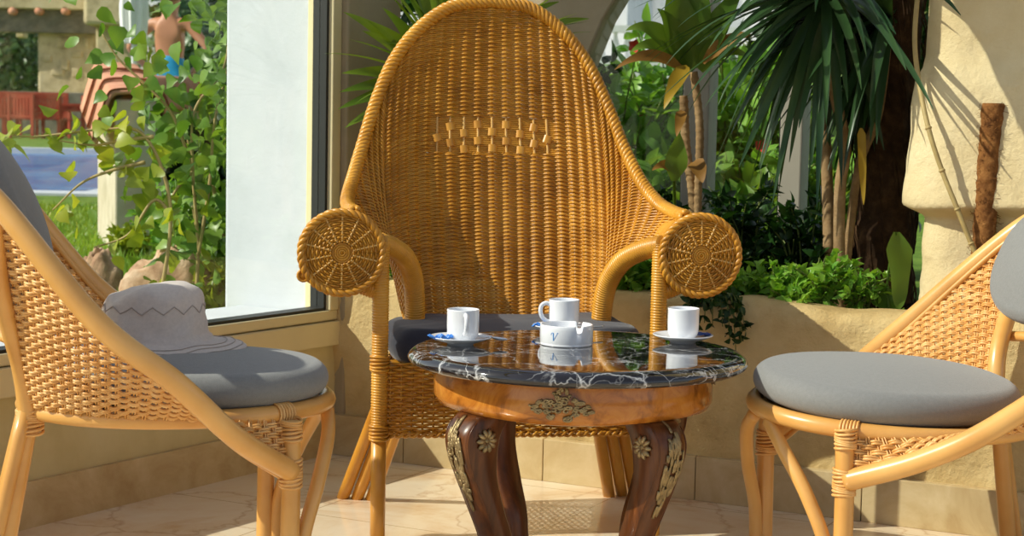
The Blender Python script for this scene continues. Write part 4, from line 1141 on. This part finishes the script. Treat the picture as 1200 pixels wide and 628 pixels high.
for k in range(500):
    t = rng.uniform(.02, 1); a = rng.uniform(0, 2 * PI); c = np.array(pb + (pt - pb) * t); e = np.array([math.cos(a), math.sin(a), 0])
    pm.tube([c + e * .022, c + e * .027 + rng.normal(size=3) * .003, c + e * .028 + rng.normal(size=3) * .004], .0005, 3)
solo(pm, 'moss_pole', 'coco', 'brown coconut fibre moss pole leaning on the stone pillar', 'plant pole')
bush('climber', 'small green climber sprouting at the foot of the moss pole', 'plant', (*at(1180, 330, 3.585)[:2], .455), .17, .055, 8, 9, .034, 'leaf_bright')

# bright herbs along the stone bed
for px, Y, h, r, lab in ((858, 3.93, .10, .075, 'bright leafy herb nearest the right arm of the tall chair'), (905, 3.90, .125, .085, 'bright leafy herb second along the stone bed'), (962, 3.86, .17, .09, 'tallest bright leafy herb in the stone bed, below the yucca'),
                         (1008, 3.84, .14, .07, 'bright leafy herb before the dark palm trunk'), (930, 3.84, .09, .08, 'low bright herb at the rim of the stone bed')):
    p = at(px, 350, Y); bush('herb', lab, 'plant', (p.x, p.y, .415), h, r, 22, 15, .030, 'leaf_bright', wr=.45, up=.6)
for px, Y, h, r, lab, lm in ((735, 4.03, .14, .10, 'leafy plant under the right arm of the tall chair', 'leaf_shrub'), (772, 4.06, .12, .09, 'leafy plant behind the right front leg of the tall chair', 'leaf_shrub'), (464, 4.22, .20, .07, 'leafy plant glimpsed under the left arm of the tall chair', 'leaf_bright'),
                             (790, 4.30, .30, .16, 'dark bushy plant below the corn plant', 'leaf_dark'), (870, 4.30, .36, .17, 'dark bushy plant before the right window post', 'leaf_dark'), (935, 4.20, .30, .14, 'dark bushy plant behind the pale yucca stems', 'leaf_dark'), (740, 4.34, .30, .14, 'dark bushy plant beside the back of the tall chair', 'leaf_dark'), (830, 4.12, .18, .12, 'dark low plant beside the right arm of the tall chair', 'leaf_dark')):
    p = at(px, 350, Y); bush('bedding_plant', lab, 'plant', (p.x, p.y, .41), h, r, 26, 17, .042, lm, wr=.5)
p = at(826, 358, 3.83); t_ = thing('trailing_plant', 'trailing plant spilling over the stone bed beside the right cup', 'plant', (p.x, p.y, .45)); fo = MB(); st = MB()
for k in range(16):
    a = rng.uniform(-.07, .07); ln = rng.uniform(.04, .11); y0 = -.095
    pts = catmull([(a * .6, .02, -.03), (a * .8, -.05, .018), (a, y0, .004), (a * 1.2, y0 - .012, -ln)], 6); st.tube(pts, .0012, 4)
    ii = rng.integers(4, len(pts), 14); leaves(fo, pts[ii], rdir(14) + np.array([0, -.3, -.5]), rdir(14, .4) + np.array([0, -.8, 0]), .022, .013)
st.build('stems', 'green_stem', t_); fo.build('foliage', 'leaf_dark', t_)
# ================================================================== OUTSIDE
GZ = .17
A2 = C0 - NL * .35 - DL * .6; Gl = C0 - NB * .80
pts = [C0 - NL * .21 + DL * 9, C0 - NL * .21 - DL * .2, Gl + DB * .35, Gl + DB * 9]
lawn = [(p.x, p.y) for p in pts] + [(140, Gl.y - 4), (140, 200), (-140, 200), (-140, pts[0].y)]
# pool is cut out of the lawn: build the lawn in strips round it
px0, px1, py0, py1 = -13.0, -3.42, 13.6, 27.5
hole = [(px0, py0), (px1, py0), (px1, py1), (px0, py1)]
lm = MB()
left_edge = lambda y: None
lm.add([(x, y, GZ) for x, y in lawn[:4]] + [(140, lawn[3][1], GZ), (140, py0, GZ), (-140, py0, GZ), (-140, lawn[0][1], GZ)], None, None, [[0, 1, 2, 3, 4, 5, 6, 7]])
for x0, x1, y0, y1 in ((-140, px0, py0, py1), (px1, 140, py0, py1), (-140, 140, py1, 220)):
    lm.add([(x0, y0, GZ), (x1, y0, GZ), (x1, y1, GZ), (x0, y1, GZ)], [(0, 1, 2, 3)])
struct(lm.build('ground', 'lawn', smooth=False))
pool = struct(MB().add([(px0, py0, .10), (px1, py0, .10), (px1, py1, .10), (px0, py1, .10)], [(0, 1, 2, 3)]).build('water', 'water', smooth=False))
cp = MB()
for x0, x1, y0, y1 in ((px0 - .4, px1 + .4, py0 - .45, py0), (px0 - .4, px1 + .4, py1, py1 + .5), (px1, px1 + .4, py0, py1), (px0 - .4, px0, py0, py1)): cp.box((x0, y0, .0), (x1, y1, GZ + .02))
struct(cp.build('trim_2', 'plaster_white', smooth=False))

# grass, uncountable
n = 26000; gx, gy = [], []
base = np.zeros((n, 3))
u = rng.uniform(0, 1, n); Y = 4.4 + 7.5 * u ** 1.6; pxs = rng.uniform(-40, 320, n)
base[:, 1] = Y; base[:, 0] = (pxs - 600) / FPX * Y; base[:, 2] = GZ - .005
keep = (base[:, :2] - np.array([C0.x, C0.y])) @ np.array([NL.x, NL.y]) < -.40
keep &= ~((base[:, 0] < px1 + .4) & (base[:, 1] > py0 - .5))
base = base[keep]; n = len(base)
d = rdir(n) * .45 + np.array([0, 0, 1.0]); hgt = rng.uniform(.03, .085, n) * (1 + .6 * (rng.uniform(size=n) > .93)); hgt = np.where(base[:, 1] > 7.5, hgt * .6, hgt)
gm = MB(); leaves(gm, base, d, rdir(n), hgt, .007, 'la', .2, .25)
solo(gm, 'grass', 'grass', 'long green grass on the lawn outside the window', 'grass', kind='stuff')

# rocks by the window
def rock(px, py_bottom, w_, h_, lab, seed, Y=None):
    g_ = ground_at(px, py_bottom, GZ); rows = []; seg = 36; sc = g_.y / FPX; a_ = w_ * sc / 2; b_ = h_ * sc
    for i, ph in enumerate(np.linspace(0, PI / 2 - .02, 18)):
        rw = []
        for q in np.arange(seg) * 2 * PI / seg:
            v = np.array([math.cos(ph) * math.cos(q), math.cos(ph) * math.sin(q), math.sin(ph)])
            k = 1 + .26 * fbm(v + seed * 3.7, 1.3, 3) + .12 * fbm(v + seed, 4.5, 4)
            sq = 1 / max(.62, (abs(v[0]) ** 3 + abs(v[1]) ** 3 + abs(v[2]) ** 3) ** (1 / 3)) ** .6
            v = v * k * sq; rw.append((v[0] * a_, v[1] * a_ * .8, max(0.0, v[2] * b_)))
        rows.append(rw)
    m_ = MB().grid(rows, closed_v=True); m_.G.append(list(range(17 * seg, 18 * seg))); m_.G.append(list(range(seg))[::-1])
    o_ = solo(m_, 'rock', 'rock', lab, 'rock', 'rocks on the lawn by the window'); o_.location = (g_.x, g_.y, GZ); return o_
rock(116, 372, 62, 80, 'upright pinkish rock to the left of the sun hat', 1); rock(204, 392, 112, 96, 'pale rock rising behind the sun hat', 2)
rock(8, 372, 70, 74, 'large pinkish rock at the left edge, beyond the glass', 3); rock(158, 372, 40, 32, 'small rock between the upright rock and the pale rock', 4); rock(34, 398, 34, 26, 'smallest rock, low on the lawn at the left', 5)

# vines on the garden side of the glass
def vine(label, stems, per, leaf, lm_, depth, wr=.85, shape='he', jit=.10, name='vine'):
    p0 = at(*stems[0][0], depth); R_ = Vector((p0.x, p0.y, GZ)); t_ = thing(name, label, 'vine', tuple(R_)); st, fo = MB(), MB()
    for s_ in stems:
        P_ = catmull([np.array(at(a, b, depth + (c[0] if c else 0)) - R_) for a, b, *c in s_], 10); st.tube(P_, np.linspace(.006, .002, len(P_)), 6)
        L_ = np.sum(np.linalg.norm(np.diff(P_, axis=0), axis=1)); k = int(per * L_ / .35)
        ii = rng.integers(0, len(P_), k); pos = P_[ii] + rng.normal(size=(k, 3)) * jit * np.array([1, 1.2, 1])
        d_ = rdir(k) * .8 + np.array([0, 0, -.45]); nn = rdir(k) * .8 + np.array([-.5, -.5, .55])
        leaves(fo, pos, d_, nn, leaf * rng.uniform(.55, 1.15, k), leaf * wr * rng.uniform(.8, 1.15, k), shape, .22, .3)
    st.build('stems', 'vine_stem', t_); fo.build('foliage', lm_, t_); return t_
vine('leafy climber in the middle of the left window, before the tiled wall', [[(225, 400), (232, 300), (226, 200), (228, 130), (262, 80), (268, 20), (268, -60)], [(232, 300), (245, 220), (252, 140), (270, 60), (272, -50)], [(226, 200), (205, 140), (180, 108), (140, 70), (120, 40)], [(226, 200), (205, 225), (190, 260)]], 40, .058, 'leaf_vine_deep', 5.0, jit=.085)
vine('pale green leafy climber against the white window reveal', [[(262, 410), (268, 300), (270, 200), (266, 100), (278, 20), (276, -60)], [(268, 300), (250, 200), (285, 120), (280, 20), (284, -50)], [(268, 250), (225, 180), (215, 120)], [(262, 360), (235, 290), (225, 240)]], 64, .052, 'leaf_vine_deep', 5.25, jit=.08)
vine('sunlit yellow green vine reaching left over the pool', [[(180, 395), (200, 250), (170, 160), (120, 152), (80, 156), (40, 160), (10, 158)], [(170, 190), (130, 200), (95, 215), (62, 246)], [(180, 160), (140, 165), (110, 170), (70, 165)],  [(200, 250), (180, 235), (150, 275), (110, 290)]], 18, .055, 'leaf_vine', 4.75, jit=.035)
for px, py, Y, h, r, lab, lm_ in ((238, 400, 6.5, .42, .24, 'bushy garden shrub behind the pale rock', 'leaf_vine_deep'), (268, 405, 5.1, .26, .13, 'light green low shrub against the foot of the white reveal', 'leaf_vine'), (206, 392, 7.2, .40, .22, 'bushy garden shrub at the foot of the tiled wall', 'leaf_shrub'), (150, 340, 7.7, .16, .12, 'low yellow green clump at the foot of the short tiled wall', 'leaf_vine')):
    p = at(px, py, Y); bush('garden_shrub', lab, 'plant', (p.x, p.y, GZ), h, r, 34, 18, .052, lm_, wr=.55)
for px, py, Y, h, r, lab in ((270, 200, 8.9, .72, .38, 'dark tall shrub far behind the window vines'), (335, 160, 10.5, 2.2, .45, 'dark tall shrub deepest behind the white reveal')):
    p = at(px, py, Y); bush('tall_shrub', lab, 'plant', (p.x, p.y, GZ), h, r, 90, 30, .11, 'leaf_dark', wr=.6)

# tile-capped garden wall, end on
def capped_wall(o, d, L, wd, top, ntile, label, name, slope=0.0, ov=.05, drop=.20):
    o = Vector(o); d = Vector(d).normalized(); s = Vector((d.y, -d.x, 0))
    t_ = thing(name, label, 'garden wall', tuple(o)); hw = wd / 2
    m_ = MB(); V = []
    for (a, b) in ((0, -hw), (0, hw), (L, hw), (L, -hw)): q = d * a + s * b; V.append((q.x, q.y))
    zt_ = [top - GZ - .035 + slope * e_ for e_ in (0, 0, L, L)]
    m_.add([(x, y, 0) for x, y in V] + [(x, y, z) for (x, y), z in zip(V, zt_)], [(3, 2, 1, 0), (4, 5, 6, 7), (0, 1, 5, 4), (1, 2, 6, 5), (2, 3, 7, 6), (3, 0, 4, 7)]); m_.build('body', 'wall_render', t_, False, .01)
    ow = hw + ov
    sec = [(-ow - .06, -drop), (-ow - .02, -drop * .4), (-ow + .005, -.022), (-ow + .035, 0), (0, .006), (ow - .035, 0), (ow - .005, -.022), (ow + .02, -drop * .4), (ow + .06, -drop)]
    inn = [(x * .90, z - .022) for x, z in sec][::-1]; loop = [(x, z) for x, z, _ in catmull([(x, z, 0) for x, z in sec], 4)] + inn
    tl = L / ntile
    for k in range(ntile):
        e0, e1 = k * tl - .02, (k + 1) * tl + .005; rows = []
        for e, g_, lift in ((e0, 1.06, .014), (e0 + .03, 1.06, .014), (e0 + .05, 1.02, .004), (e1, 1.0, 0)):
            rows.append([tuple(d * e + s * (x * g_) + Vector((0, 0, top - GZ + z + lift + slope * e))) for x, z in loop])
        tm = MB().grid(rows, closed_v=True); n_ = len(loop); tm.G.append(list(range(n_))); tm.G.append(list(range(3 * n_, 4 * n_))[::-1]); tm.build('cap_tile', 'terracotta', t_)
        j = MB().tube([tuple(d * (e0 - .002) + s * (x * 1.07) + Vector((0, 0, top - GZ + z + .016 + slope * e0))) for x, z in loop[:33]], .0045, 6); j.build('tile_edge', 'terracotta_joint', t_)
    return t_
o_ = at(159, 300, 7.9); capped_wall((o_.x, o_.y, GZ), (-.30, .95, 0), 1.15, .19, .925, 3, 'short garden wall with a pink terracotta tile cap, end on', 'garden_wall', .14, .03, .235)
o_ = at(178, 90, 11.2); capped_wall((o_.x, o_.y, GZ), (.96, .28, 0), 2.2, .22, 1.06, 6, 'tile-capped garden wall running behind the vines', 'garden_wall')

# closed white parasol
p = at(157, 40, 14.2); t_ = thing('parasol', 'closed white parasol beside the person', 'parasol', (p.x, p.y, GZ)); rows = []
for z, r_ in zip(np.linspace(1.22, 2.5, 22), list(np.linspace(.085, .10, 5)) + list(np.linspace(.10, .03, 17))):
    rows.append([(r_ * (1 + .22 * math.cos(8 * a)) * math.cos(a), r_ * (1 + .22 * math.cos(8 * a)) * math.sin(a), z) for a in np.arange(64) * 2 * PI / 64])
MB().grid(rows, closed_v=True).build('canopy', 'white_cloth', t_)
MB().tube([(0, 0, 0), (0, 0, 1.3), (0, 0, 2.58)], .022, 12).build('pole', 'house_white', t_)
MB().lathe([(.001, .07), (.05, .07), (.06, .045), (.24, .035), (.25, 0), (.001, 0)], 40).build('base', 'old_stone', t_)

# person in turquoise swimwear, seen from behind
def skin_mesh(name, V, E, Rr_, mat, parent, root=0, levels=2):
    me = bpy.data.meshes.new(name); me.from_pydata(V, E, []); o_ = bpy.data.objects.new(name, me); COL.objects.link(o_)
    sk_ = o_.modifiers.new('s', 'SKIN'); sk_.use_smooth_shade = True
    sb_ = o_.modifiers.new('u', 'SUBSURF'); sb_.levels = sb_.render_levels = levels
    for i, r_ in enumerate(Rr_):
        d_ = me.skin_vertices[0].data[i]; d_.radius = r_ if isinstance(r_, tuple) else (r_, r_); d_.use_root = (i == root)
    dg = bpy.context.evaluated_depsgraph_get(); me2 = bpy.data.meshes.new_from_object(o_.evaluated_get(dg))
    o_.modifiers.clear(); o_.data = me2; me2.materials.clear(); me2.materials.append(M[mat])
    for p_ in me2.polygons: p_.use_smooth = True
    if parent: o_.parent = parent
    return o_
pp = at(199, 88, 15.4)
ps = thing('person', 'person in turquoise swimwear with hands on hips, seen from behind', 'person', (pp.x, pp.y, GZ), math.radians(-8))
V, E, Rr_ = [], [], []
def jv(p_, r_, prev=None):
    V.append(p_); Rr_.append(r_); 
    if prev is not None: E.append((prev, len(V) - 1))
    return len(V) - 1
pel = jv((0, 0, .98), (.150, .105)); sp1 = jv((0, 0, 1.12), (.125, .09), pel); sp2 = jv((0, .01, 1.28), (.150, .10), sp1); ch = jv((0, 0, 1.42), (.13, .085), sp2)
nk = jv((0, 0, 1.52), .055, ch); hd0 = jv((0, .02, 1.60), (.068, .08), nk); hd1 = jv((0, .025, 1.69), (.076, .092), hd0); hd2 = jv((0, .02, 1.765), (.055, .065), hd1)
hv = jv((0, .105, 1.655), .012, hd1); 
for sx in (-1, 1):
    sh = jv((.17 * sx, 0, 1.445), .058, ch); el_ = jv((.37 * sx, -.04, 1.23), .040, sh); wr_ = jv((.235 * sx, .03, 1.06), .027, el_); pm_ = jv((.185 * sx, .075, 1.02), (.034, .018), wr_)
    for k in range(4):
        f1 = jv((.155 * sx, .105 - .0 * k, 1.035 - .018 * k), .010, pm_); f2 = jv((.125 * sx, .122, 1.03 - .02 * k), .009, f1); jv((.095 * sx - .004 * (k % 2) * sx, .126, 1.02 - .02 * k), .008, f2)
    t1 = jv((.20 * sx, .035, 1.005), .010, pm_); jv((.185 * sx, -.005, .985), .009, t1)
    hp = jv((.09 * sx, 0, .90), .092, pel); kn_ = jv((.10 * sx, .015, .50), .056, hp); cf = jv((.10 * sx, -.015, .36), .054, kn_); an_ = jv((.10 * sx, -.01, .085), .036, cf); jv((.105 * sx, .14, .028), (.038, .026), an_)
    ea = jv((.083 * sx, .015, 1.655), .012, hd1)
skin_mesh('body', V, E, Rr_, 'skin', ps)
V, E, Rr_ = [], [], []
a0_ = jv((0, 0, 1.20), (.142, .104)); a_ = jv((0, 0, 1.08), (.150, .112), a0_); b_ = jv((0, 0, .97), (.166, .120), a_)
for sx in (-1, 1): c_ = jv((.088 * sx, 0, .90), .108, b_); jv((.095 * sx, .0, .80), .098, c_)
skin_mesh('swim_shorts', V, E, Rr_, 'swim', ps)
rows = []
for ph in np.linspace(-.25, PI / 2 - .03, 12):
    rows.append([(.088 * math.cos(ph) * math.cos(q), .0 + .104 * math.cos(ph) * math.sin(q) * (1 if math.sin(q) < 0 else .75), 1.685 + .108 * math.sin(ph) + .004 * fbm((math.cos(q), math.sin(q), ph), 6, 3)) for q in np.arange(32) * 2 * PI / 32])
hm = MB().grid(rows, closed_v=True); hm.G.append(list(range(11 * 32, 12 * 32))); hm.build('hair', 'hair', ps)

# red wooden garden furniture beyond the pool
def slats(m_, x0, x1, y0, y1, z0, z1, n_, axis):
    for k in range(n_):
        a, b = (k + .12) / n_, (k + .88) / n_
        if axis == 'x': m_.box((x0 + (x1 - x0) * a, y0, z0), (x0 + (x1 - x0) * b, y1, z1))
        elif axis == 'y': m_.box((x0, y0 + (y1 - y0) * a, z0), (x1, y0 + (y1 - y0) * b, z1))
        else: m_.box((x0, y0, z0 + (z1 - z0) * a), (x1, y1, z0 + (z1 - z0) * b))
    return m_
def garden_chair(px, Y, rz, label):
    p_ = at(px, 160, Y); c = thing('garden_chair', label, 'chair', (p_.x, p_.y, GZ), rz, 'red wooden furniture beyond the pool')
    slats(MB(), -.29, .29, -.26, .26, .40, .43, 6, 'y').build('seat', 'redwood', c, False)
    b = slats(MB(), -.26, .26, .235, .265, .47, .88, 7, 'x'); b.box((-.31, .23, .86), (.31, .27, .95)); b.box((-.31, .23, .44), (.31, .27, .50)); b.build('backrest', 'redwood', c, False)
    for sx in (-1, 1):
        MB().box((.27 * sx - .035, -.30, .60), (.27 * sx + .035, .27, .635)).build('armrest', 'redwood', c, False)
        MB().box((.27 * sx - .03, -.27, 0), (.27 * sx + .03, -.21, .60)).build('leg', 'redwood', c, False)
        MB().box((.27 * sx - .03, .22, 0), (.27 * sx + .03, .28, .95)).build('leg', 'redwood', c, False)
    return c
for px, Y, rz, lb in ((2, 37.5, PI, 'red wooden garden chair at the left edge of the photo, beyond the pool'), (31, 37.0, PI - .2, 'red wooden garden chair left of the red table'), (56, 37.4, PI + .1, 'red wooden garden chair before the red table'), (84, 36.5, PI / 2 + .3, 'red wooden garden chair right of the red table'), (101, 38.2, -.4, 'red wooden garden chair nearest the tile-capped wall')): garden_chair(px, Y, rz, lb)
p_ = at(60, 160, 39.0); c = thing('garden_table', 'long red wooden garden table beyond the pool', 'table', (p_.x, p_.y, GZ), .05)
slats(MB(), -1.3, 1.3, -.5, .5, .72, .77, 8, 'y').build('table_top', 'redwood', c, False); fr_ = MB()
for a in (-.46, .42): fr_.box((-1.2, a, .62), (1.2, a + .04, .72))
fr_.build('apron', 'redwood', c, False)
for sx in (-1, 1):
    for sy in (-1, 1): MB().box((1.15 * sx - .05, .42 * sy - .05, 0), (1.15 * sx + .05, .42 * sy + .05, .72)).build('leg', 'redwood', c, False)
p_ = at(18, 160, 40.5); c = thing('garden_bench', 'red wooden slatted garden bench behind the red chairs', 'bench', (p_.x, p_.y, GZ), 0)
slats(MB(), -1.2, 1.2, -.3, .2, .40, .44, 6, 'y').build('seat', 'redwood', c, False)
b = slats(MB(), -1.15, 1.15, .2, .24, .5, .95, 26, 'x'); b.box((-1.2, .19, .93), (1.2, .25, 1.03)); b.box((-1.2, .19, .45), (1.2, .25, .52)); b.build('backrest', 'redwood', c, False)
for sx in (-1, 1):
    for y0 in (-.28, .18): MB().box((1.15 * sx - .05, y0, 0), (1.15 * sx + .05, y0 + .08, .42 if y0 < 0 else .93)).build('leg', 'redwood', c, False)

# stone loggia beyond the pool
lg = thing('loggia', 'weathered stone loggia with timber beams beyond the pool', 'building', (*at(70, 130, 44)[:2], GZ)); R0 = Vector(lg.location)
def qbox(m_, pxa, pya, pxb, pyb, Y, dep):
    a, b = at(pxa, pyb, Y) - R0, at(pxb, pya, Y) - R0; return m_.box((a.x, a.y, a.z), (b.x, a.y + dep, b.z))
m_ = MB(); a, b = at(44, 34, 44) - R0, at(112, 34, 44) - R0; m_.box((a.x, a.y, 0), (b.x, a.y + 1.6, a.z)); pl_ = m_.build('pillar', 'old_stone', lg, False, .06)
m_ = MB(); a, b = at(112, 28, 43) - R0, at(152, 20, 43) - R0; m_.box((a.x, a.y, 0), (b.x, a.y + 1.2, b.z)); m_.build('pillar', 'old_stone', lg, False, .05)
for k, (pxa, pya, pxb, pyb) in enumerate(((66, 44, 79, 56), (83, 60, 96, 67), (70, 70, 80, 82), (50, 64, 60, 72), (98, 44, 104, 56), (84, 80, 92, 90), (60, 82, 74, 88), (100, 62, 105, 72))):
    qbox(MB(), pxa, pya, pxb, pyb, 43.96, .12).build('inlaid_stone', 'old_stone', pl_, False, .02)
qbox(MB(), -120, 8, 113, 35, 43.7, .5).build('beam', 'dark_beam', lg, False, .03); qbox(MB(), -120, -40, 113, 7, 43.5, .9).build('beam', 'old_stone', lg, False, .03)
qbox(MB(), 97, -40, 152, 29, 42.4, 1.0).build('corbel', 'old_stone', lg, False, .1)
for px in (45, 76, 14, -20):
    a = at(px, 13, 43.5) - R0; MB().tube([(a.x, a.y, a.z), (a.x, a.y + .1, a.z), (a.x, a.y + .4, a.z)], .10, 16).build('rafter_end', 'terracotta', lg)
m_ = MB(); a, b = at(-120, 104, 42.5) - R0, at(118, 104, 42.5) - R0; m_.box((a.x, a.y, 0), (b.x, a.y + .3, a.z)); m_.build('parapet', 'dark_beam', lg, False, .02)
qbox(MB(), 19, 36, 28, 44, 46, .4).build('bracket', 'old_stone', lg, False, .03)

def tree(px, Y, zc, r, h, nl, leaf, label, lm_='leaf_tree'):
    p_ = at(px, 100, Y); t_ = thing('tree', label, 'tree', (p_.x, p_.y, GZ))
    MB().tube(catmull([(0, 0, -.05), (.05 * r, 0, zc * .5), (0, 0, zc)], 6), np.linspace(.07, .03, 13) * r, 10).build('trunk', 'bark', t_)
    u_ = rdir(nl); rad = rng.uniform(.35, 1.0, nl) ** .5; pos = u_ * rad[:, None] * np.array([r, r, h]); lum = np.array([fbm(q, 1.6 / r, 3) for q in pos]); pos = pos * (1 + .35 * lum)[:, None] + np.array([0, 0, zc])
    fo = MB(); leaves(fo, pos, rdir(nl) + u_ * .4, u_ + rdir(nl) * .6 + np.array([0, 0, .5]), leaf * rng.uniform(.6, 1.2, nl), leaf * .6, 'ov'); fo.build('foliage', lm_, t_)
for px, Y, zc, r, h, nl, lf, lb in ((14, 62, 2.2, 2.4, 2.2, 2600, .34, 'dark tree framed by the loggia'), (-25, 58, 3.0, 2.8, 2.6, 2200, .34, 'dark tree at the left edge, seen past the loggia'), (262, 22, 1.9, .95, 1.5, 2600, .20, 'dark tree behind the person'), (335, 27, 2.4, 1.6, 2.2, 2200, .24, 'dark tree hidden mostly by the white reveal')):
    tree(px, Y, zc, r, h, nl, lf, lb)

# garden seen through the back glazing
gs = [(722, 6.0, .95, .42, 'leaf_shrub', 'sunlit shrub just right of the tall chair back', None), (770, 6.6, 1.10, .45, 'leaf_shrub', 'sunlit shrub behind the left window post', ('pink_flower', 3, .03)), (850, 6.2, 1.12, .46, 'leaf_shrub', 'sunlit shrub with red flowers between the window posts', ('red_flower', 9, .032)),
      (925, 6.0, 1.0, .42, 'leaf_shrub', 'sunlit shrub right of the right window post', ('red_flower', 3, .03)), (990, 6.6, 1.1, .5, 'leaf_vine_deep', 'green shrub behind the yucca', None), (660, 7.0, 1.0, .5, 'leaf_vine_deep', 'green shrub hidden mostly by the tall chair back', None), (800, 5.55, .62, .30, 'leaf_vine_deep', 'lower green shrub between the window posts', None), (870, 5.5, .60, .30, 'leaf_vine_deep', 'lower green shrub left of the right window post', None), (730, 5.6, .60, .28, 'leaf_shrub', 'lower shrub with a pink bud beside the tall chair', ('pink_flower', 2, .03)), (940, 5.4, .60, .28, 'leaf_vine_deep', 'lower green shrub right of the right window post', None)]
for px, Y, h, r, lm_, lb, fl_ in gs:
    p_ = at(px, 200, Y); bush('flowering_shrub' if fl_ else 'leafy_shrub', lb, 'plant', (p_.x, p_.y, GZ), h, r, 70, 20, .085, lm_, wr=.55, flower=fl_)
p_ = at(530, 60, 5.9); bush('tall_shrub', 'dark tall shrub behind the top of the tall chair', 'plant', (p_.x, p_.y, GZ), 1.5, .55, 110, 26, .09, 'leaf_dark', wr=.55)
p_ = at(1010, 60, 7.6); bush('tall_shrub', 'dark tall shrub behind the yucca crown', 'plant', (p_.x, p_.y, GZ), 2.0, .7, 110, 26, .10, 'leaf_dark', wr=.55)

# white house with a balustraded balcony
hs = thing('white_house', 'white house with balustrade beyond the garden', 'building', (*at(760, 100, 17)[:2], GZ)); R0 = Vector(hs.location)
m_ = MB(); a = at(560, 100, 17) - R0; b = at(1300, -200, 17) - R0; m_.box((a.x, 0, 0), (b.x, 3, 4.2)); m_.build('wall', 'house_white', hs, False)
for pxa, pxb in ((735, 768), (820, 850), (640, 670), (930, 960)): qbox(MB(), pxa, -120, pxb, 30, 16.95, .1).build('shutter', 'shutter', hs, False)
zt = (at(720, 30, 15.5) - R0).z; zb = (at(720, 66, 15.5) - R0).z; y_ = at(720, 30, 15.5).y - R0.y; xa, xb = a.x, b.x
MB().box((xa, y_ - .1, zt - .06), (xb, y_ + .12, zt)).build('handrail', 'house_white', hs, False); MB().box((xa, y_ - .15, zb - .2), (xb, 0, zb)).build('balcony', 'house_white', hs, False)
n_ = int((xb - xa) / .11)
pr_ = [(.018, 0), (.022, .02), (.014, .05), (.03, .11), (.032, .14), (.016, .20), (.014, .22), (.022, .25)]
sc_ = (zt - .06 - zb) / .25
bal = 0
for k in range(n_):
    x_ = xa + (k + .5) * .11; 
    pxx = 600 + (x_ + R0.x) / (y_ + R0.y) * FPX
    if 670 < pxx < 960: MB().lathe([(r_ * 1.1, z_ * sc_) for r_, z_ in pr_], 10, (x_, y_, zb)).build('baluster', 'house_white', hs)
